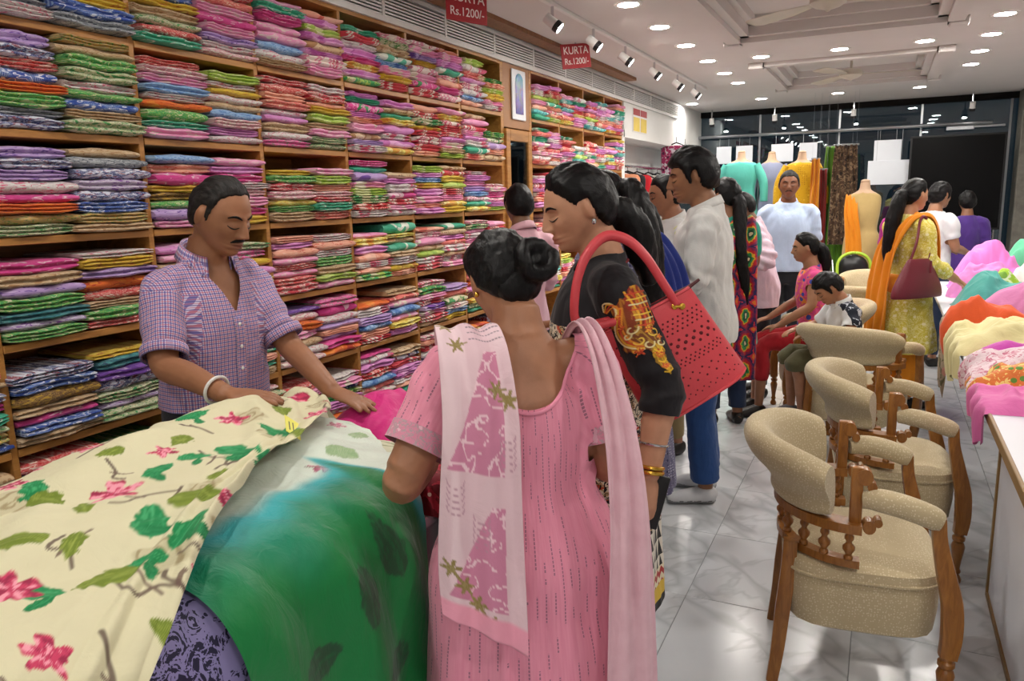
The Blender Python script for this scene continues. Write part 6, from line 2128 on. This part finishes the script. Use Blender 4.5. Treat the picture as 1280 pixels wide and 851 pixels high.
def hung(label, x, y, z, L, w, mat, nf=3, seed=0):
    o = thing('hung_cloth', label, 'cloth', (x, y, z-L))
    strip('length', o, [(0, 0, L), (0, .0, L*.75), (0, .005, L*.4), (0, .0, .02)], [w*.85, w, w*1.05, w*1.1], mat, 40, fold=.022, nf=nf, sub=14, wdir=[(1, 0, 0)]*4, seed=seed)
    obj('hanging_rod', tube([(-w*.5, 0, L), (w*.5, 0, L)], [.010, .010], 8), m_steel, o)
    flat('hanging_wire', join(box(-w*.4, -w*.4+.0012, -.0006, .0006, L, CEIL-z+L), box(w*.4, w*.4+.0012, -.0006, .0006, L, CEIL-z+L)), m_steel, o)
hung('brown leaf printed length of cloth hung beside the yellow dress', -.44, 9.75, 2.06, 1.15, .27, print_mat('brown leaf print', '#4f3a2a', '#8a7258', '#2c2019', 20), 4, 1)
hung('plain green length of cloth hung behind the brown print', -.52, 9.95, 2.06, 1.75, .34, cloth_mat('leaf green cloth', '#4f7a1c', .7), 5, 2)
hung('dark red length of cloth hung beside the yellow dress', -.69, 9.90, 1.80, 1.45, .12, cloth_mat('dark red cloth', '#7a1c18', .7), 2, 3)
hung('orange length of cloth hung against the yellow dress', -.76, 9.80, 1.92, 1.0, .10, cloth_mat('amber cloth', '#d98a1e', .7), 2, 4)

# ------------------------------------------------------------------ clothes hanging in the alcove
rail = thing('clothes_rail', 'chrome clothes rail in the alcove past the shelves', 'rail', (-2.52, 7.7, 1.86))
obj('bar', tube([(0, 0, 0), (0, 3.2, 0)], [.013, .013], 12), m_chrome, rail)
for y in (.1, 1.6, 3.1):
    obj('bracket', tube([(0, y, 0), (-.25, y, 0)], [.009, .009], 8), m_chrome, rail)
tag(flat('wall_alcove', box(X0, X0+.01, 7.66, Y1, 0, 2.13), m_white), kind='structure')
def hanging(label, y, mat, L=.95, w=.42, x=-2.52, z=1.86, rz=math.pi/2):
    o = thing('hanging_garment', label, 'garment', (x, y, z), rz)
    obj('hanger', join(tube([(0, 0, .015), (0, 0, -.05)], [.003, .003], 6), tube([(0, -.19, -.12), (0, 0, -.05), (0, .19, -.12)], [.008, .008, .008], 8)), m_black, o)
    V, F = tube([(0, 0, -.085), (0, 0, -.115), (0, 0, -.3), (0, 0, -.6), (0, 0, -L)], [(.04, .05), (.055, w*.45), (.05, w*.46), (.055, w*.5), (.065, w*.58)], 36, side=(1, 0, 0), sub=5)
    th = np.arctan2(V[:, 1], V[:, 0])
    V[:, 0] *= 1+.25*np.sin(V[:, 1]*60+y)*np.clip(-V[:, 2]-.1, 0, 1)
    obj('garment', (V, F), mat, o)
    return o
hanging('peach and black kurta on a hanger at the start of the alcove', 7.95, cloth_mat('peach kurta', '#d08a66', .7))
hanging('black kurta with yellow yoke hanging in the alcove', 8.15, cloth_mat('black kurta', '#1b1a1d', .7))
hanging('plain red kurta hanging in the alcove', 8.50, cloth_mat('red kurta', '#c01f2a', .7), 1.1, .36)
hanging('cream kurta with a grey front panel hanging in the alcove', 8.95, print_mat('cream grey kurta', '#d5d2c8', '#b9bab2', '#8f938c', 24), 1.2, .5)
hanging('plum printed kurta hanging next to the cream kurta', 9.35, print_mat('plum print', '#5a2438', '#a83a52', '#22202c', 28), 1.2)
hanging('magenta and white printed tunic on the upper alcove hook', 9.55, print_mat('magenta white print', '#a83262', '#d9d0d8', '#5a1f40', 22), .5, .4, -2.34, 2.22)
hanging('blue and white printed tunic on the upper alcove hook', 10.0, print_mat('blue white print', '#3a5fb0', '#cfd6e6', '#22346a', 22), .5, .4, -2.34, 2.22)

# ------------------------------------------------------------------ price signs
m_signred = plain('sign red', '#9c1f26', .5)
m_signtxt = plain('sign lettering', '#ecdcd8', .6)
def text(body, size, mat, parent, loc, rot, ext=.0008):
    cu = bpy.data.curves.new('lettering', 'FONT')
    cu.body = body; cu.size = size; cu.extrude = ext; cu.align_x = 'CENTER'; cu.align_y = 'CENTER'
    tmp = bpy.data.objects.new('tmp', cu)
    COL.objects.link(tmp)
    me = bpy.data.meshes.new_from_object(tmp.evaluated_get(bpy.context.evaluated_depsgraph_get()))
    bpy.data.objects.remove(tmp)
    me.materials.clear()
    me.materials.append(mat)
    o = bpy.data.objects.new('lettering', me)
    COL.objects.link(o)
    o.parent = parent; o.location = loc; o.rotation_euler = rot
    return o
def sign(label, x, y, z, w, h, lines, rz, tilt):
    o = thing('price_sign', label, 'sign', (x, y, z), rz)
    b_ = flat('board', bevelbox(-w/2, w/2, 0, .006, -h/2, h/2, .002, 1), m_signred, o, rot=(0, tilt, 0))
    flat('hanging_bar', box(-.004, .004, .006, .012, h/2-.02, CEIL-z), m_steel, o)
    for k, (ln, sz) in enumerate(lines):
        text(ln, sz, m_signtxt, b_, (0, -.0012, h*.22-k*h*.44), (math.pi/2, 0, 0))
    return o
sign('red price sign reading Rs.1200 above the near shelves', -2.06, 3.80, 2.565, .28, .17, [('KURTA', .075), ('Rs.1200/-', .062)], math.radians(68), math.radians(0))
sign('red price sign hanging over the mirrored door side of the vent', -2.10, 5.52, 2.565, .28, .17, [('KURTA', .075), ('Rs.1200/-', .062)], math.radians(62), math.radians(-8))
ws = thing('wall_poster', 'small wall poster with red header and yellow panels above the alcove', 'poster', (-2.398, 7.92, 2.20))
flat('sheet', box(0, .004, 0, .52, 0, .24), plain('poster paper', '#dcd6d4', .6), ws)
flat('header', join(box(.004, .0055, .01, .25, .17, .235), box(.004, .0055, .27, .51, .17, .235)), m_signred, ws)
flat('panel', join(box(.004, .0055, .02, .24, .01, .15), box(.004, .0055, .28, .50, .01, .15)), plain('poster yellow', '#d9bd55', .6), ws)

# ------------------------------------------------------------------ track spotlights
m_spot = emit('spot lens', '#fff8ee', 40)
tk = thing('track_rail', 'white ceiling track carrying the row of spotlights', 'track', (-1.80, 3.3, CEIL))
flat('rail', bevelbox(-.015, .015, 0, 5.3, -.022, 0, .003, 1), m_white, tk)
def spot(x, y, label, az=0, tilt=55, stem=.07, grp=None):
    o = thing('spotlight', label, 'light', (x, y, CEIL-.02), az, grp)
    obj('stem', tube([(0, 0, 0), (0, 0, -stem)], [.009, .009], 8), m_chrome, o)
    R_ = Matrix.Rotation(math.radians(tilt), 4, 'Y')
    V, F = lathe([(.028, -.05), (.030, -.045), (.030, .02), (.034, .02), (.034, .055), (.030, .055)], 18)
    Vc = np.array([(R_@Vector((v[0], v[1], -v[2])))[:] for v in V])+np.array((0, 0, -stem-.02))
    obj('can', (Vc, F), m_white if tilt > 0 else m_white, o)
    V, F = lathe([(.0345, .022), (.0352, .03), (.0352, .048), (.0345, .055)], 18)
    obj('band', (np.array([(R_@Vector((v[0], v[1], -v[2])))[:] for v in V])+np.array((0, 0, -stem-.02)), F), m_black, o)
    V, F = lathe([(.001, .0555), (.031, .0555), (.0315, .053)], 16)
    obj('lens', (np.array([(R_@Vector((v[0], v[1], -v[2])))[:] for v in V])+np.array((0, 0, -stem-.02)), F), m_spot, o)
for k, y in enumerate((8.1, 7.35, 6.55, 5.75, 5.05, 4.35)):
    spot(-1.80, y, f'white track spotlight with black collar, {ORD[k+1]} on the track from the glass front', math.pi+.25, 50, .07, 'spotlights on the ceiling track')
for x, q in ((-2.15, 'hanging clothes'), (-1.35, 'grey lilac dress')):
    spot(x, 10.7, f'small spotlight near the glass above the {q}', -math.pi/2, 20, .14, 'spotlights over the dress dummies')
spot(-.42, 10.7, 'small spotlight over the brown printed cloth', -math.pi/2, 20, .14)
spot(.85, 10.7, 'small spotlight over the black screen', -math.pi/2, 20, .14)

# ------------------------------------------------------------------ ceiling fans
m_fan = plain('fan cream', '#cbc4b6', .4)
m_fanb = plain('fan brown', '#6d5a48', .5)
def fan(x, y, rz, label):
    o = thing('ceiling_fan', label, 'fan', (x, y, CEIL+.13), rz)
    obj('down_rod', tube([(0, 0, 0), (0, 0, -.14)], [.012, .012], 10), m_fan, o)
    obj('motor', lathe([(.03, -.13), (.085, -.14), (.10, -.165), (.10, -.19), (.07, -.21), (.02, -.225), (.008, -.235)], 24), m_fan, o)
    obj('canopy', lathe([(.05, 0), (.05, -.02), (.02, -.05)], 16), m_fanb, o)
    V, F = tube([(.09, 0, -.18), (.16, 0, -.18), (.3, .0, -.182), (.55, .0, -.184), (.60, 0, -.184)], [(.02, .004), (.035, .004), (.062, .004), (.068, .004), (.05, .003)], 12, side=(0, 1, .15))
    me = newmesh('blade', V, F); me.materials.append(m_fan)
    for k in range(3):
        obj('blade', me, None, o, (0, 0, 0), (0, 0, k*2*math.pi/3))
fan(-.36, 4.95, .4, 'cream ceiling fan in the coffer over the armchairs')
fan(-.36, 8.1, .1, 'cream ceiling fan in the coffer close to the glass front')

# ------------------------------------------------------------------ pushchair
pc = thing('pushchair', 'black pushchair with a lime green hood rim', 'pushchair', (-.24, 8.25, 0), .3)
pc.scale = (.8, .8, .86)
m_lime = plain('lime trim', '#a6c83a', .5)
obj('hood_rim', tube([(-.19, 0, .80), (-.19, .02, .98), (-.12, .03, 1.07), (0, .03, 1.10), (.12, .03, 1.07), (.19, .02, .98), (.19, 0, .80)], [.018]*7, 10, sub=5), m_lime, pc)
V, F = tube([(0, .03, .80), (0, .05, .95), (0, .06, 1.04), (0, .06, 1.08)], [(.18, .10), (.175, .12), (.12, .08), (.03, .03)], 20, sub=3)
obj('hood', (V, F), m_black, pc)
obj('seat', tube([(0, 0, .38), (0, .02, .45), (0, .06, .65), (0, .1, .82)], [(.15, .12), (.17, .13), (.17, .08), (.16, .05)], 20, sub=3, square=4), plain('pushchair fabric', '#26262a', .8), pc)
for s in (-1, 1):
    obj('frame', tube([(s*.2, .25, 1.0), (s*.2, .1, .75), (s*.2, -.05, .4), (s*.2, -.2, .1)], [.011]*4, 8, sub=3), m_steel, pc)
    obj('frame', tube([(s*.2, -.05, .5), (s*.2, .15, .1)], [.011]*2, 8), m_steel, pc)
    for y in (-.2, .16):
        obj('wheel', tube([(s*.2-.015, y, .085), (s*.2+.015, y, .085)], [.085, .085], 20, side=(0, 0, 1)), m_black, pc)
